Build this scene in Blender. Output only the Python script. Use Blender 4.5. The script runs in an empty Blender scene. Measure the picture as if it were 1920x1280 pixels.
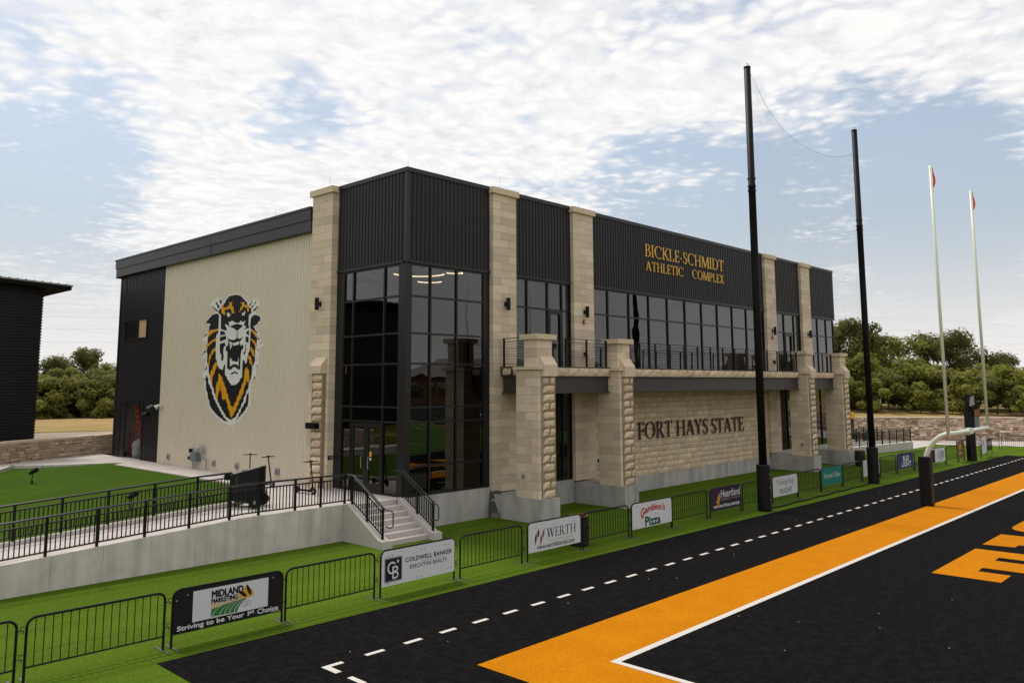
import bpy, bmesh, math, random
from mathutils import Vector, Matrix, noise as mnoise
from mathutils.geometry import tessellate_polygon

random.seed(7)
SC = bpy.context.scene
COL = SC.collection
R = math.radians

# ------------------------------------------------------------------ camera
cam_d = bpy.data.cameras.new('camera')
cam = bpy.data.objects.new('camera', cam_d)
COL.objects.link(cam)
cf = Vector((0.71976598, 0.68360745, 0.12090408))
cr = Vector((0.68893244, -0.7248188, -0.0031314))
cu = Vector((-0.0854929, -0.08554862, 0.99265926))
M = Matrix(((cr.x, cu.x, -cf.x, -17.7437), (cr.y, cu.y, -cf.y, -21.9844), (cr.z, cu.z, -cf.z, 4.9531), (0, 0, 0, 1)))
cam.matrix_world = M
cam_d.sensor_width = 36.0
cam_d.lens = 1505.5 / 1920 * 36
cam_d.shift_y = -(640 - 535.9) / 1920
cam_d.clip_start = 0.1
cam_d.clip_end = 6000
SC.camera = cam

# ------------------------------------------------------------------ light
SUN_EL, SUN_AZ = R(60), R(4)            # azimuth from +Y towards +X
sun_d = bpy.data.lights.new('sun', 'SUN')
sun_d.energy = 1.5
sun_d.angle = R(10)
sun_d.color = (1.0, 0.94, 0.86)
sun = bpy.data.objects.new('sun', sun_d)
COL.objects.link(sun)
sd = Vector((math.sin(SUN_AZ) * math.cos(SUN_EL), math.cos(SUN_AZ) * math.cos(SUN_EL), math.sin(SUN_EL)))
sun.rotation_euler = sd.to_track_quat('Z', 'Y').to_euler()
sun.location = sd * 200

SC.view_settings.view_transform = 'Standard'
try:
    SC.view_settings.look = 'None'
except Exception:
    pass
SC.view_settings.gamma = 1.0
SC.view_settings.exposure = 0.72
SC.view_settings.use_curve_mapping = False
SC.cycles.max_bounces = 8
SC.cycles.transparent_max_bounces = 24

# ------------------------------------------------------------------ sky with broken cloud
world = bpy.data.worlds.new('World')
SC.world = world
world.use_nodes = True
nt = world.node_tree
nt.nodes.clear()

class NG:
    """tiny node-graph helper"""
    def __init__(s, tree): s.t = tree
    def n(s, typ, **kw):
        nd = s.t.nodes.new(typ)
        for k, v in kw.items():
            setattr(nd, k, v)
        return nd
    def l(s, a, b): s.t.links.new(a, b)
    def setin(s, sock, v):
        if hasattr(v, 'is_output'): s.l(v, sock)
        elif v is not None: sock.default_value = v
    def math(s, op, a, b=None, c=None, clamp=False):
        nd = s.n('ShaderNodeMath', operation=op); nd.use_clamp = clamp
        s.setin(nd.inputs[0], a)
        if b is not None: s.setin(nd.inputs[1], b)
        if c is not None: s.setin(nd.inputs[2], c)
        return nd.outputs[0]
    def vmath(s, op, a, b=None):
        nd = s.n('ShaderNodeVectorMath', operation=op)
        s.setin(nd.inputs[0], a)
        if b is not None: s.setin(nd.inputs[1], b)
        return nd.outputs['Value'] if op in ('DOT_PRODUCT', 'LENGTH') else nd.outputs[0]
    def ramp(s, v, lo, hi, a=0.0, b=1.0, smooth=True):
        nd = s.n('ShaderNodeMapRange'); nd.interpolation_type = 'SMOOTHSTEP' if smooth else 'LINEAR'
        s.setin(nd.inputs['Value'], v)
        nd.inputs['From Min'].default_value = lo; nd.inputs['From Max'].default_value = hi
        nd.inputs['To Min'].default_value = a; nd.inputs['To Max'].default_value = b
        return nd.outputs[0]
    def noise(s, vec, scale, detail=4, rough=0.55, dist=0.0, lac=2.0):
        nd = s.n('ShaderNodeTexNoise')
        if vec is not None: s.l(vec, nd.inputs['Vector'])
        nd.inputs['Scale'].default_value = scale; nd.inputs['Detail'].default_value = detail
        nd.inputs['Roughness'].default_value = rough; nd.inputs['Distortion'].default_value = dist
        nd.inputs['Lacunarity'].default_value = lac
        return nd.outputs['Fac']
    def mix(s, f, a, b, blend='MIX'):
        nd = s.n('ShaderNodeMix'); nd.data_type = 'RGBA'; nd.blend_type = blend
        s.setin(nd.inputs[0], f); s.setin(nd.inputs[6], a); s.setin(nd.inputs[7], b)
        return nd.outputs[2]

g = NG(nt)
tc = g.n('ShaderNodeTexCoord')
sky = g.n('ShaderNodeTexSky')
sky.sky_type = 'NISHITA'
sky.sun_disc = False
sky.sun_elevation = SUN_EL
sky.sun_rotation = SUN_AZ
sky.air_density = 1.0
sky.dust_density = 2.2
sky.ozone_density = 1.6
dirv = g.vmath('NORMALIZE', tc.outputs['Generated'])
sep = g.n('ShaderNodeSeparateXYZ'); g.l(dirv, sep.inputs[0])
dz = g.math('ADD', g.math('MAXIMUM', sep.outputs[2], 0.0), 0.06)
comb = g.n('ShaderNodeCombineXYZ')
g.l(g.math('DIVIDE', sep.outputs[0], dz), comb.inputs[0])
g.l(g.math('DIVIDE', sep.outputs[1], dz), comb.inputs[1])
P = comb.outputs[0]                                     # the cloud layer seen as a plane
warp = g.n('ShaderNodeTexNoise'); warp.inputs['Scale'].default_value = 1.3; warp.inputs['Detail'].default_value = 3
g.l(P, warp.inputs['Vector'])
Pw = g.vmath('ADD', P, g.vmath('MULTIPLY', g.vmath('SUBTRACT', warp.outputs['Color'], (0.5, 0.5, 0.5)), (0.32, 0.32, 0)))
big = g.noise(Pw, 0.55, 3, 0.5)
fine = g.noise(Pw, 1.7, 9, 0.64)
mid = g.noise(Pw, 8.5, 9, 0.74)
vo = g.n('ShaderNodeTexVoronoi'); vo.feature = 'SMOOTH_F1'; vo.inputs['Scale'].default_value = 17.0; vo.inputs['Smoothness'].default_value = 0.6
wp2 = g.n('ShaderNodeTexNoise'); wp2.inputs['Scale'].default_value = 9.0; wp2.inputs['Detail'].default_value = 4; g.l(P, wp2.inputs['Vector'])
g.l(g.vmath('ADD', Pw, g.vmath('MULTIPLY', g.vmath('SUBTRACT', wp2.outputs['Color'], (0.5, 0.5, 0.5)), (0.10, 0.10, 0))), vo.inputs['Vector'])
puff = g.ramp(vo.outputs['Distance'], 0.05, 0.75, 1.0, 0.0)
def blob(d, r_in, r_out, w):
    dv = Vector(d).normalized()
    dt = g.vmath('DOT_PRODUCT', dirv, tuple(dv))
    return g.math('MULTIPLY', g.ramp(dt, math.cos(R(r_out)), math.cos(R(r_in))), w)
cov = g.math('MULTIPLY_ADD', big, 0.55, -0.06)          # the whole sky is broken cloud
for d, a, b, w in [
        ((.60, .72, .36), 5, 17, .06), ((.80, .46, .42), 5, 15, .0), ((.90, .22, .36), 4, 11, .02), ((.43, .86, .235), 3, 10, .12),
        ((.56, .78, .27), 3, 9, .14), ((.36, .83, .40), 4, 11, -.02), ((.25, .90, .36), 3, 8, -.06), ((.93, .34, .17), 4, 12, -.54), ((.95, .20, .19), 3, 9, -.46),
        ((.83, .52, .18), 3, 9, -.42), ((.25, .94, .24), 2, 8, -.30), ((.27, .95, .16), 3, 9, -.32), ((.345, .895, .285), 1.5, 5, -.22), ((.485, .81, .318), .8, 4.2, -.42),
        ((.68, .70, .11), 4, 11, -.15)]:
    cov = g.math('ADD', cov, blob(d, a, b, w))
tex = g.math('ADD', g.math('ADD', g.math('MULTIPLY_ADD', fine, 1.9, -.95), g.math('MULTIPLY_ADD', mid, 1.0, -.5)), g.math('MULTIPLY_ADD', puff, .27, -.12))
dens = g.math('ADD', tex, g.math('ADD', cov, .46))
cl = g.ramp(dens, 0.12, 0.74)
shade = g.ramp(g.math('ADD', g.math('MULTIPLY', dens, .35), g.math('ADD', g.math('MULTIPLY', mid, 1.5), g.math('MULTIPLY', puff, -.25))), 0.70, 1.45, 1.0, 0.0)
# thin veil that thickens toward the horizon, as in summer haze
veil = g.ramp(sep.outputs[2], 0.0, 0.32, 1.0, 0.58)
skyc = g.mix(veil, sky.outputs[0], g.mix(g.ramp(sep.outputs[2], 0.0, 0.2), (5.0, 4.85, 4.75, 1), (2.95, 3.25, 3.5, 1)))
cloudc = g.mix(shade, (4.5, 4.45, 4.5, 1), (6.05, 5.9, 5.75, 1))
lowfade = g.ramp(sep.outputs[2], 0.04, 0.20, 0.25, 1.0)
fac = g.math('MULTIPLY', g.math('MULTIPLY', cl, lowfade), 0.95)
final = g.mix(fac, skyc, cloudc)
bg = g.n('ShaderNodeBackground'); bg.inputs['Strength'].default_value = 0.105
g.l(final, bg.inputs['Color'])
wo = g.n('ShaderNodeOutputWorld'); g.l(bg.outputs[0], wo.inputs[0])

# ------------------------------------------------------------------ materials
def S(r, gg, b):
    f = lambda c: (c / 255 / 12.92) if c <= 10 else ((c / 255 + .055) / 1.055) ** 2.4
    return (f(r), f(gg), f(b), 1)

MATS = {}
def mat(name, color, rough=0.6, spec=0.4, metal=0.0, var=0.0, vscale=3.0, vdetail=4, bump=0.0, bscale=20.0, bdetail=4,
        objvar=0.0, attrvar=0.0, stretch=None, tint=None, tintamt=0.0, tscale=0.7, tstretch=None, coords='Object', trans=0.0, objhue=None):
    m = bpy.data.materials.new(name); m.use_nodes = True
    t = m.node_tree; t.nodes.clear(); q = NG(t)
    out = q.n('ShaderNodeOutputMaterial'); bs = q.n('ShaderNodeBsdfPrincipled')
    q.l(bs.outputs[0], out.inputs[0])
    c = color if len(color) == 4 else (*color, 1)
    geo = q.n('ShaderNodeNewGeometry'); tcn = q.n('ShaderNodeTexCoord')
    base_vec = geo.outputs['Position'] if coords == 'World' else tcn.outputs['Object']
    def vec(st):
        if st is None: return base_vec
        mp = q.n('ShaderNodeMapping'); mp.inputs['Scale'].default_value = st; q.l(base_vec, mp.inputs[0]); return mp.outputs[0]
    col = c
    if tint is not None:
        f = q.ramp(q.noise(vec(tstretch), tscale, 5, 0.6), 0.38, 0.68)
        col = q.mix(q.math('MULTIPLY', f, tintamt), col, tint)
    mult = None
    if var:
        mult = q.ramp(q.noise(vec(stretch), vscale, vdetail, 0.6), 0.25, 0.75, 1 - var, 1 + var, False)
    if objvar:
        oi = q.n('ShaderNodeObjectInfo')
        v = q.ramp(oi.outputs['Random'], 0, 1, 1 - objvar, 1 + objvar, False)
        mult = v if mult is None else q.math('MULTIPLY', mult, v)
        if objhue is not None:
            r2 = q.math('FRACT', q.math('MULTIPLY', oi.outputs['Random'], 17.31))
            col = q.mix(q.math('MULTIPLY', r2, 0.6), col, objhue)
    if attrvar:
        at = q.n('ShaderNodeAttribute'); at.attribute_name = 'rnd'
        v = q.ramp(at.outputs['Fac'], 0, 1, 1 - attrvar, 1 + attrvar, False)
        mult = v if mult is None else q.math('MULTIPLY', mult, v)
        if objhue is not None:
            r2 = q.math('FRACT', q.math('MULTIPLY', at.outputs['Fac'], 17.31))
            col = q.mix(q.math('MULTIPLY', r2, 0.6), col, objhue)
    if mult is not None:
        cc = q.n('ShaderNodeCombineColor')
        for i in range(3): q.l(mult, cc.inputs[i])
        col = q.mix(1.0, col, cc.outputs[0], 'MULTIPLY')
    q.setin(bs.inputs['Base Color'], col)
    bs.inputs['Roughness'].default_value = rough
    bs.inputs['Specular IOR Level'].default_value = spec
    bs.inputs['Metallic'].default_value = metal
    if trans:
        tr = q.n('ShaderNodeBsdfTranslucent'); q.setin(tr.inputs['Color'], col)
        mx = q.n('ShaderNodeMixShader'); mx.inputs[0].default_value = trans
        q.l(bs.outputs[0], mx.inputs[1]); q.l(tr.outputs[0], mx.inputs[2]); q.l(mx.outputs[0], out.inputs[0])
    if bump:
        bn = q.n('ShaderNodeBump'); bn.inputs['Strength'].default_value = 1.0; bn.inputs['Distance'].default_value = bump
        q.l(q.noise(vec(stretch), bscale, bdetail, 0.6), bn.inputs['Height']); q.l(bn.outputs[0], bs.inputs['Normal'])
    MATS[name] = m
    return m

def emit(name, color, strength):
    m = bpy.data.materials.new(name); m.use_nodes = True
    t = m.node_tree; t.nodes.clear(); q = NG(t)
    e = q.n('ShaderNodeEmission'); e.inputs[0].default_value = color; e.inputs[1].default_value = strength
    o = q.n('ShaderNodeOutputMaterial'); q.l(e.outputs[0], o.inputs[0]); MATS[name] = m

def glass(name, tint, ior):
    m = bpy.data.materials.new(name); m.use_nodes = True
    t = m.node_tree; t.nodes.clear(); q = NG(t)
    tr = q.n('ShaderNodeBsdfTransparent'); tr.inputs[0].default_value = tint
    gl = q.n('ShaderNodeBsdfGlossy'); gl.inputs['Roughness'].default_value = 0.0; gl.inputs['Color'].default_value = (.97, .96, .95, 1)
    fr = q.n('ShaderNodeFresnel'); fr.inputs['IOR'].default_value = ior
    bn = q.n('ShaderNodeBump'); bn.inputs['Strength'].default_value = 0.5; bn.inputs['Distance'].default_value = 0.010
    tcn = q.n('ShaderNodeTexCoord'); oi = q.n('ShaderNodeObjectInfo')
    off = q.vmath('ADD', tcn.outputs['Object'], oi.outputs['Location'])
    q.l(q.noise(off, 0.9, 1, 0.4), bn.inputs['Height'])
    q.l(bn.outputs[0], gl.inputs['Normal']); q.l(bn.outputs[0], fr.inputs['Normal'])
    geo = q.n('ShaderNodeNewGeometry'); front = q.math('SUBTRACT', 1.0, geo.outputs['Backfacing'])
    q.l(q.mix(geo.outputs['Backfacing'], tint, (1, 1, 1, 1)), tr.inputs[0])
    mx = q.n('ShaderNodeMixShader'); q.l(q.math('MULTIPLY', fr.outputs[0], front), mx.inputs[0]); q.l(tr.outputs[0], mx.inputs[1]); q.l(gl.outputs[0], mx.inputs[2])
    o = q.n('ShaderNodeOutputMaterial'); q.l(mx.outputs[0], o.inputs[0]); MATS[name] = m

mat('turf_green', (0.068, 0.120, 0.0075), 0.9, 0.04, var=0.42, vscale=16, vdetail=9, bump=0.012, bscale=160, tint=(0.090, 0.150, 0.0105, 1), tintamt=0.9, tscale=0.6, tstretch=(0.12, 2.4, 1), coords='World')
mat('turf_lawn', (0.040, 0.080, 0.0050), 0.9, 0.04, var=0.42, vscale=14, vdetail=9, bump=0.012, bscale=160, tint=(0.054, 0.102, 0.0065, 1), tintamt=0.7, tscale=0.6, coords='World')
mat('turf_black', (0.0060, 0.0056, 0.0058), 0.95, 0.03, var=0.5, vscale=18, vdetail=8, bump=0.012, bscale=120, tint=(0.0115, 0.0107, 0.0108, 1), tintamt=0.8, tscale=4.5, coords='World')
mat('turf_orange', (0.50, 0.172, 0.0018), 0.9, 0.05, var=0.22, vscale=16, vdetail=8, bump=0.010, bscale=130, tint=(0.55, 0.202, 0.0022, 1), tintamt=0.7, tscale=1.2, coords='World')
mat('turf_white', (0.60, 0.565, 0.52), 0.85, 0.1, var=0.12, vscale=40, bump=0.008, bscale=130, coords='World')
mat('concrete', (0.57, 0.535, 0.485), 0.85, 0.2, var=0.13, vscale=2.6, vdetail=7, bump=0.003, bscale=30, tint=(0.33, 0.305, 0.27, 1), tintamt=0.55, tscale=1.6, tstretch=(1.6, 1.6, 0.16), coords='World')
mat('concrete_grey', (0.46, 0.435, 0.405), 0.85, 0.2, var=0.12, vscale=2.2, vdetail=7, bump=0.003, bscale=30, tint=(0.21, 0.21, 0.21, 1), tintamt=0.6, tscale=1.2, tstretch=(1.2, 1.2, 0.25), coords='World')
mat('concrete_walk', (0.50, 0.46, 0.425), 0.85, 0.2, var=0.08, vscale=1.5, vdetail=8, bump=0.002, bscale=60, tint=(0.42, 0.38, 0.355, 1), tintamt=0.6, tscale=0.8, coords='World')
mat('limestone', (0.655, 0.545, 0.415), 0.85, 0.2, var=0.07, vscale=4, vdetail=6, bump=0.002, bscale=40, objvar=0.15, objhue=(0.65, 0.505, 0.365, 1), coords='World')
mat('limestone_bulk', (0.655, 0.545, 0.415), 0.85, 0.2, var=0.07, vscale=4, vdetail=6, bump=0.002, bscale=40, attrvar=0.15, objhue=(0.65, 0.505, 0.365, 1), coords='World')
mat('rockface', (0.65, 0.53, 0.385), 0.9, 0.15, var=0.16, vscale=9, vdetail=8, bump=0.012, bscale=22, objvar=0.14, objhue=(0.63, 0.46, 0.29, 1), coords='World')
mat('rockface_bulk', (0.62, 0.505, 0.37), 0.9, 0.15, var=0.14, vscale=9, vdetail=8, bump=0.010, bscale=22, attrvar=0.12, objhue=(0.60, 0.44, 0.28, 1), coords='World')
mat('mortar', (0.26, 0.195, 0.13), 0.95, 0.1, var=0.1, vscale=20)
mat('cap_stone', (0.65, 0.53, 0.39), 0.85, 0.2, var=0.08, vscale=5, vdetail=7, bump=0.003, bscale=30, coords='World')
mat('rubble', (0.60, 0.465, 0.35), 0.9, 0.15, var=0.2, vscale=5, vdetail=6, bump=0.01, bscale=15, attrvar=0.52, objhue=(0.36, 0.24, 0.165, 1), coords='World')
mat('rubble_piece', (0.55, 0.43, 0.315), 0.9, 0.15, var=0.2, vscale=5, vdetail=6, bump=0.01, bscale=15, objvar=0.22, objhue=(0.42, 0.30, 0.20, 1), coords='World')
mat('metal_cream', (0.68, 0.605, 0.48), 0.5, 0.35, var=0.03, vscale=0.6, vdetail=3, coords='World')
mat('metal_dark', (0.0145, 0.0125, 0.0150), 0.45, 0.28, var=0.08, vscale=0.5, vdetail=3, coords='World')
mat('metal_dark_plain', (0.021, 0.019, 0.022), 0.45, 0.35, var=0.06, vscale=1.0, coords='World')
mat('metal_roof', (0.20, 0.19, 0.19), 0.4, 0.5, var=0.1, vscale=1.0, coords='World')
mat('frame_black', (0.011, 0.010, 0.010), 0.4, 0.35)
mat('steel_bronze', (0.042, 0.034, 0.032), 0.45, 0.4, var=0.08, vscale=2, coords='World')
mat('paint_black', (0.006, 0.006, 0.006), 0.45, 0.2, var=0.15, vscale=8)
mat('paint_black_sheen', (0.012, 0.012, 0.013), 0.35, 0.4)
mat('pole_black', (0.006, 0.0055, 0.006), 0.55, 0.15, var=0.2, vscale=1.5, vdetail=5, coords='World')
mat('vinyl_black', (0.006, 0.006, 0.006), 0.5, 0.22, var=0.3, vscale=4, vdetail=5, bump=0.01, bscale=3, coords='World')
mat('gold_letter', (0.72, 0.42, 0.045), 0.4, 0.5)
mat('gold_paint', (0.80, 0.40, 0.010), 0.5, 0.3)
mat('brown_letter', (0.030, 0.013, 0.010), 0.5, 0.3)
mat('emblem_white', (0.78, 0.76, 0.72), 0.5, 0.3)
mat('emblem_black', (0.012, 0.010, 0.012), 0.5, 0.3)
mat('emblem_gold', (0.76, 0.36, 0.008), 0.5, 0.3)
mat('interior', (0.10, 0.10, 0.10), 0.8, 0.2)
mat('interior_white', (0.34, 0.325, 0.30), 0.8, 0.2)
mat('sign_white', (0.60, 0.60, 0.62), 0.5, 0.3, var=0.03, vscale=3)
mat('sign_black', (0.008, 0.007, 0.008), 0.5, 0.3)
mat('sign_navy', (0.010, 0.010, 0.022), 0.5, 0.3)
mat('sign_purple', (0.030, 0.014, 0.042), 0.5, 0.3)
mat('sign_teal', (0.008, 0.175, 0.135), 0.5, 0.3)
mat('sign_blue', (0.014, 0.022, 0.120), 0.5, 0.3)
mat('sign_red', (0.42, 0.020, 0.022), 0.5, 0.3)
mat('sign_dkgreen', (0.010, 0.075, 0.060), 0.5, 0.3)
mat('sign_green', (0.035, 0.165, 0.040), 0.5, 0.3)
mat('sign_tan', (0.56, 0.42, 0.24), 0.5, 0.3)
mat('sign_gold', (0.62, 0.33, 0.03), 0.5, 0.3)
mat('sign_copper', (0.25, 0.095, 0.05), 0.5, 0.3)
mat('sign_brown', (0.21, 0.125, 0.035), 0.5, 0.3)
mat('sign_grey', (0.22, 0.22, 0.24), 0.5, 0.3)
mat('sign_greyblue', (0.10, 0.12, 0.20), 0.5, 0.3)
mat('goal_white', (0.66, 0.70, 0.58), 0.35, 0.5, var=0.05, vscale=2, coords='World')
mat('ribbon_red', (0.75, 0.06, 0.035), 0.6, 0.2)
mat('galv', (0.32, 0.33, 0.33), 0.45, 0.4, metal=0.3, var=0.1, vscale=10)
mat('pipe_grey', (0.30, 0.31, 0.31), 0.5, 0.4)
mat('meter_grey', (0.16, 0.18, 0.19), 0.5, 0.4)
mat('white_plastic', (0.62, 0.60, 0.56), 0.4, 0.4)
mat('ladder_red', (0.20, 0.016, 0.013), 0.5, 0.3)
mat('rubber', (0.012, 0.012, 0.012), 0.8, 0.2)
mat('chair_olive', (0.045, 0.047, 0.036), 0.5, 0.3)
mat('net_string', (0.010, 0.010, 0.012), 0.9, 0.1)
mat('bin_black', (0.012, 0.012, 0.012), 0.45, 0.4)
mat('strobe_red', (0.35, 0.02, 0.02), 0.4, 0.4)
mat('dry_grass', (0.33, 0.225, 0.105), 0.95, 0.05, var=0.25, vscale=0.8, vdetail=8, tint=(0.24, 0.19, 0.055, 1), tintamt=0.7, tscale=0.06, tstretch=(1, 1, 1), coords='World')
mat('field_grass', (0.155, 0.155, 0.035), 0.95, 0.05, var=0.25, vscale=0.8, vdetail=8, tint=(0.24, 0.19, 0.06, 1), tintamt=0.7, tscale=0.10, coords='World')
mat('gravel', (0.34, 0.27, 0.22), 0.95, 0.1, var=0.2, vscale=3, vdetail=8, coords='World')
mat('bark', (0.085, 0.066, 0.052), 0.95, 0.1, var=0.3, vscale=6)
mat('leaf_dark', (0.135, 0.152, 0.042), 0.65, 0.1, attrvar=0.5, objvar=0.35, objhue=(0.155, 0.150, 0.050, 1), trans=0.55)
mat('leaf_mid', (0.205, 0.226, 0.052), 0.65, 0.1, attrvar=0.45, objvar=0.32, objhue=(0.215, 0.205, 0.062, 1), trans=0.55)
mat('leaf_light', (0.275, 0.30, 0.056), 0.65, 0.1, attrvar=0.4, objvar=0.25, objhue=(0.29, 0.29, 0.07, 1), trans=0.55)
mat('turf_seam', (0.030, 0.056, 0.004), 0.9, 0.04, var=0.3, vscale=6, coords='World')
mat('turf_seam_black', (0.0150, 0.0140, 0.0140), 0.9, 0.04, var=0.5, vscale=6, coords='World')
mat('soffit_black', (0.012, 0.011, 0.011), 0.9, 0.05)
mat('foot_steel', (0.10, 0.10, 0.095), 0.6, 0.3)
mat('field_green', (0.050, 0.115, 0.012), 0.9, 0.1, var=0.2, vscale=2, coords='World')
mat('stand_grey', (0.10, 0.10, 0.10), 0.8, 0.2)
mat('brick', (0.25, 0.12, 0.07), 0.9, 0.1, var=0.2, vscale=6)
emit('lamp_warm', (1.0, 0.74, 0.46, 1), 6.5)
glass('glass_dark', (0.10, 0.105, 0.11, 1), 1.88)

# ------------------------------------------------------------------ mesh helpers
class MB:
    def __init__(s): s.v = []; s.f = []; s.mi = []; s.cur = 0
    def add(s, vs, fs):
        o = len(s.v); s.v += [tuple(p) for p in vs]
        s.f += [tuple(i + o for i in f) for f in fs]; s.mi += [s.cur] * len(fs)
    def box(s, x0, x1, y0, y1, z0, z1):
        s.add([(x0, y0, z0), (x1, y0, z0), (x1, y1, z0), (x0, y1, z0), (x0, y0, z1), (x1, y0, z1), (x1, y1, z1), (x0, y1, z1)],
              [(0, 3, 2, 1), (4, 5, 6, 7), (0, 1, 5, 4), (1, 2, 6, 5), (2, 3, 7, 6), (3, 0, 4, 7)])
    def quad(s, *p): s.add(p, [tuple(range(len(p)))])
    def prism(s, poly, d):
        """poly: 3-D points of one cap, d: extrusion vector"""
        n = len(poly); d = Vector(d)
        a = [Vector(p) for p in poly]
        s.add(a + [p + d for p in a], [tuple(range(n))[::-1], tuple(range(n, 2 * n))] + [(i, (i + 1) % n, n + (i + 1) % n, n + i) for i in range(n)])
    def tube(s, pts, r, n=8, cap=True):
        pts = [Vector(p) for p in pts]
        rs = r if isinstance(r, (list, tuple)) else [r] * len(pts)
        o = len(s.v); prev = None
        for i, p in enumerate(pts):
            a = pts[max(i - 1, 0)]; b = pts[min(i + 1, len(pts) - 1)]
            t = (b - a).normalized()
            if prev is None:
                up = Vector((0, 0, 1)) if abs(t.z) < 0.95 else Vector((1, 0, 0))
                x = t.cross(up).normalized()
            else:
                x = (prev - t * prev.dot(t)).normalized()
            prev = x; y = t.cross(x)
            for k in range(n):
                th = 2 * math.pi * (k + .5) / n
                s.v.append(tuple(p + x * (math.cos(th) * rs[i]) + y * (math.sin(th) * rs[i])))
        m = len(pts)
        for i in range(m - 1):
            for k in range(n):
                s.f.append((o + i * n + k, o + i * n + (k + 1) % n, o + (i + 1) * n + (k + 1) % n, o + (i + 1) * n + k)); s.mi.append(s.cur)
        if cap:
            s.f.append(tuple(o + k for k in range(n))[::-1]); s.mi.append(s.cur)
            s.f.append(tuple(o + (m - 1) * n + k for k in range(n))); s.mi.append(s.cur)
    def lathe(s, prof, n=16, c=(0, 0, 0)):
        o = len(s.v)
        for r, z in prof:
            for k in range(n):
                th = 2 * math.pi * k / n
                s.v.append((c[0] + r * math.cos(th), c[1] + r * math.sin(th), c[2] + z))
        for i in range(len(prof) - 1):
            for k in range(n):
                s.f.append((o + i * n + k, o + i * n + (k + 1) % n, o + (i + 1) * n + (k + 1) % n, o + (i + 1) * n + k)); s.mi.append(s.cur)
        s.f.append(tuple(o + k for k in range(n))[::-1]); s.mi.append(s.cur)
        s.f.append(tuple(o + (len(prof) - 1) * n + k for k in range(n))); s.mi.append(s.cur)
    def mesh(s, name, *mats, smooth=False):
        me = bpy.data.meshes.new(name)
        me.from_pydata(s.v, [], s.f)
        for m in mats: me.materials.append(MATS[m])
        if len(mats) > 1: me.polygons.foreach_set('material_index', s.mi)
        if smooth: me.polygons.foreach_set('use_smooth', [True] * len(me.polygons))
        me.update()
        return me
    def build(s, name, mats, parent=None, smooth=False, **kw):
        if isinstance(mats, str): mats = (mats,)
        return link(name, s.mesh(name, *mats, smooth=smooth), parent, **kw)

def link(name, me, parent=None, loc=None, rotz=None, scale=None, **props):
    o = bpy.data.objects.new(name, me); COL.objects.link(o)
    if parent is not None: o.parent = parent
    if loc is not None: o.location = loc
    if rotz is not None: o.rotation_euler = (0, 0, rotz)
    if scale is not None: o.scale = scale
    for k, v in props.items(): o[k] = v
    return o
def thing(name, label, cat, loc=(0, 0, 0), rotz=0, group=None):
    o = link(name, None, loc=loc, rotz=rotz, label=label, category=cat)
    o.empty_display_size = 0.2
    if group: o['group'] = group
    return o
def tag(o, label, cat, group=None):
    o['label'] = label; o['category'] = cat
    if group: o['group'] = group
    return o
def copy_tree(root, loc, rotz=None, label=None, parent=None):
    r = root.copy(); COL.objects.link(r); r.parent = parent
    if loc is not None: r.location = loc
    if rotz is not None: r.rotation_euler = (0, 0, rotz)
    if label: r['label'] = label
    for ch in list(root.children): copy_tree(ch, None, parent=r)
    return r
def bx(name, m, parent, x0, x1, y0, y1, z0, z1, **kw):
    b = MB(); b.box(x0, x1, y0, y1, z0, z1); return b.build(name, m, parent, **kw)
def ubox(m, bevel=0.0):
    """unit box mesh 0..1, shared by many scaled pieces"""
    b = MB(); b.box(0, 1, 0, 1, 0, 1); return b.mesh('unit_' + m, m)
def rnd_attr(me, per=1, seed=1):
    rg = random.Random(seed); at = me.attributes.new('rnd', 'FLOAT', 'FACE')
    n = len(me.polygons); vals = []
    while len(vals) < n:
        vals += [rg.random()] * per
    at.data.foreach_set('value', vals[:n])

# ------------------------------------------------------------------ lettering helpers
_tc = {}
def text_mesh(body, bold=0.0, shear=0.0, space=1.0):
    key = (body, bold, shear, space)
    if key in _tc: return _tc[key]
    cu_ = bpy.data.curves.new('lettering', 'FONT'); cu_.body = body; cu_.offset = bold; cu_.shear = shear; cu_.space_character = space
    cu_.resolution_u = 4
    o = bpy.data.objects.new('lettering', cu_); COL.objects.link(o)
    me = bpy.data.meshes.new_from_object(o)
    bpy.data.objects.remove(o); bpy.data.curves.remove(cu_)
    vs = [v.co.copy() for v in me.vertices]; fs = [tuple(p.vertices) for p in me.polygons]
    bpy.data.meshes.remove(me)
    x0 = min(v.x for v in vs); x1 = max(v.x for v in vs); y0 = min(v.y for v in vs); y1 = max(v.y for v in vs)
    res = ([((v.x - x0) / (x1 - x0), (v.y - y0) / (y1 - y0)) for v in vs], fs)
    _tc[key] = res
    return res
def text_on(b, body, x0, x1, z0, z1, y, bold=0.0, shear=0.0, space=1.0, fn=None):
    """flat printed text in the plane Y=y (seen from -Y) fitted to a box; fn bends (u,w)->(x,z)"""
    vs, fs = text_mesh(body, 0.0, shear, space)
    e = bold * (z1 - z0 if not fn else .2) * 1.1            # heavier print: the same letters laid over each other, slightly shifted
    for k, (dx, dz_) in enumerate(((0, 0), (e, 0), (-e, 0), (0, e), (0, -e)) if bold else ((0, 0),)):
        pts = []
        for u, w in vs:
            if fn: x, z = fn(u, w)
            else: x, z = x0 + u * (x1 - x0), z0 + w * (z1 - z0)
            pts.append((x + dx, y - .0003 * k, z + dz_))
        b.add(pts, fs)

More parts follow.
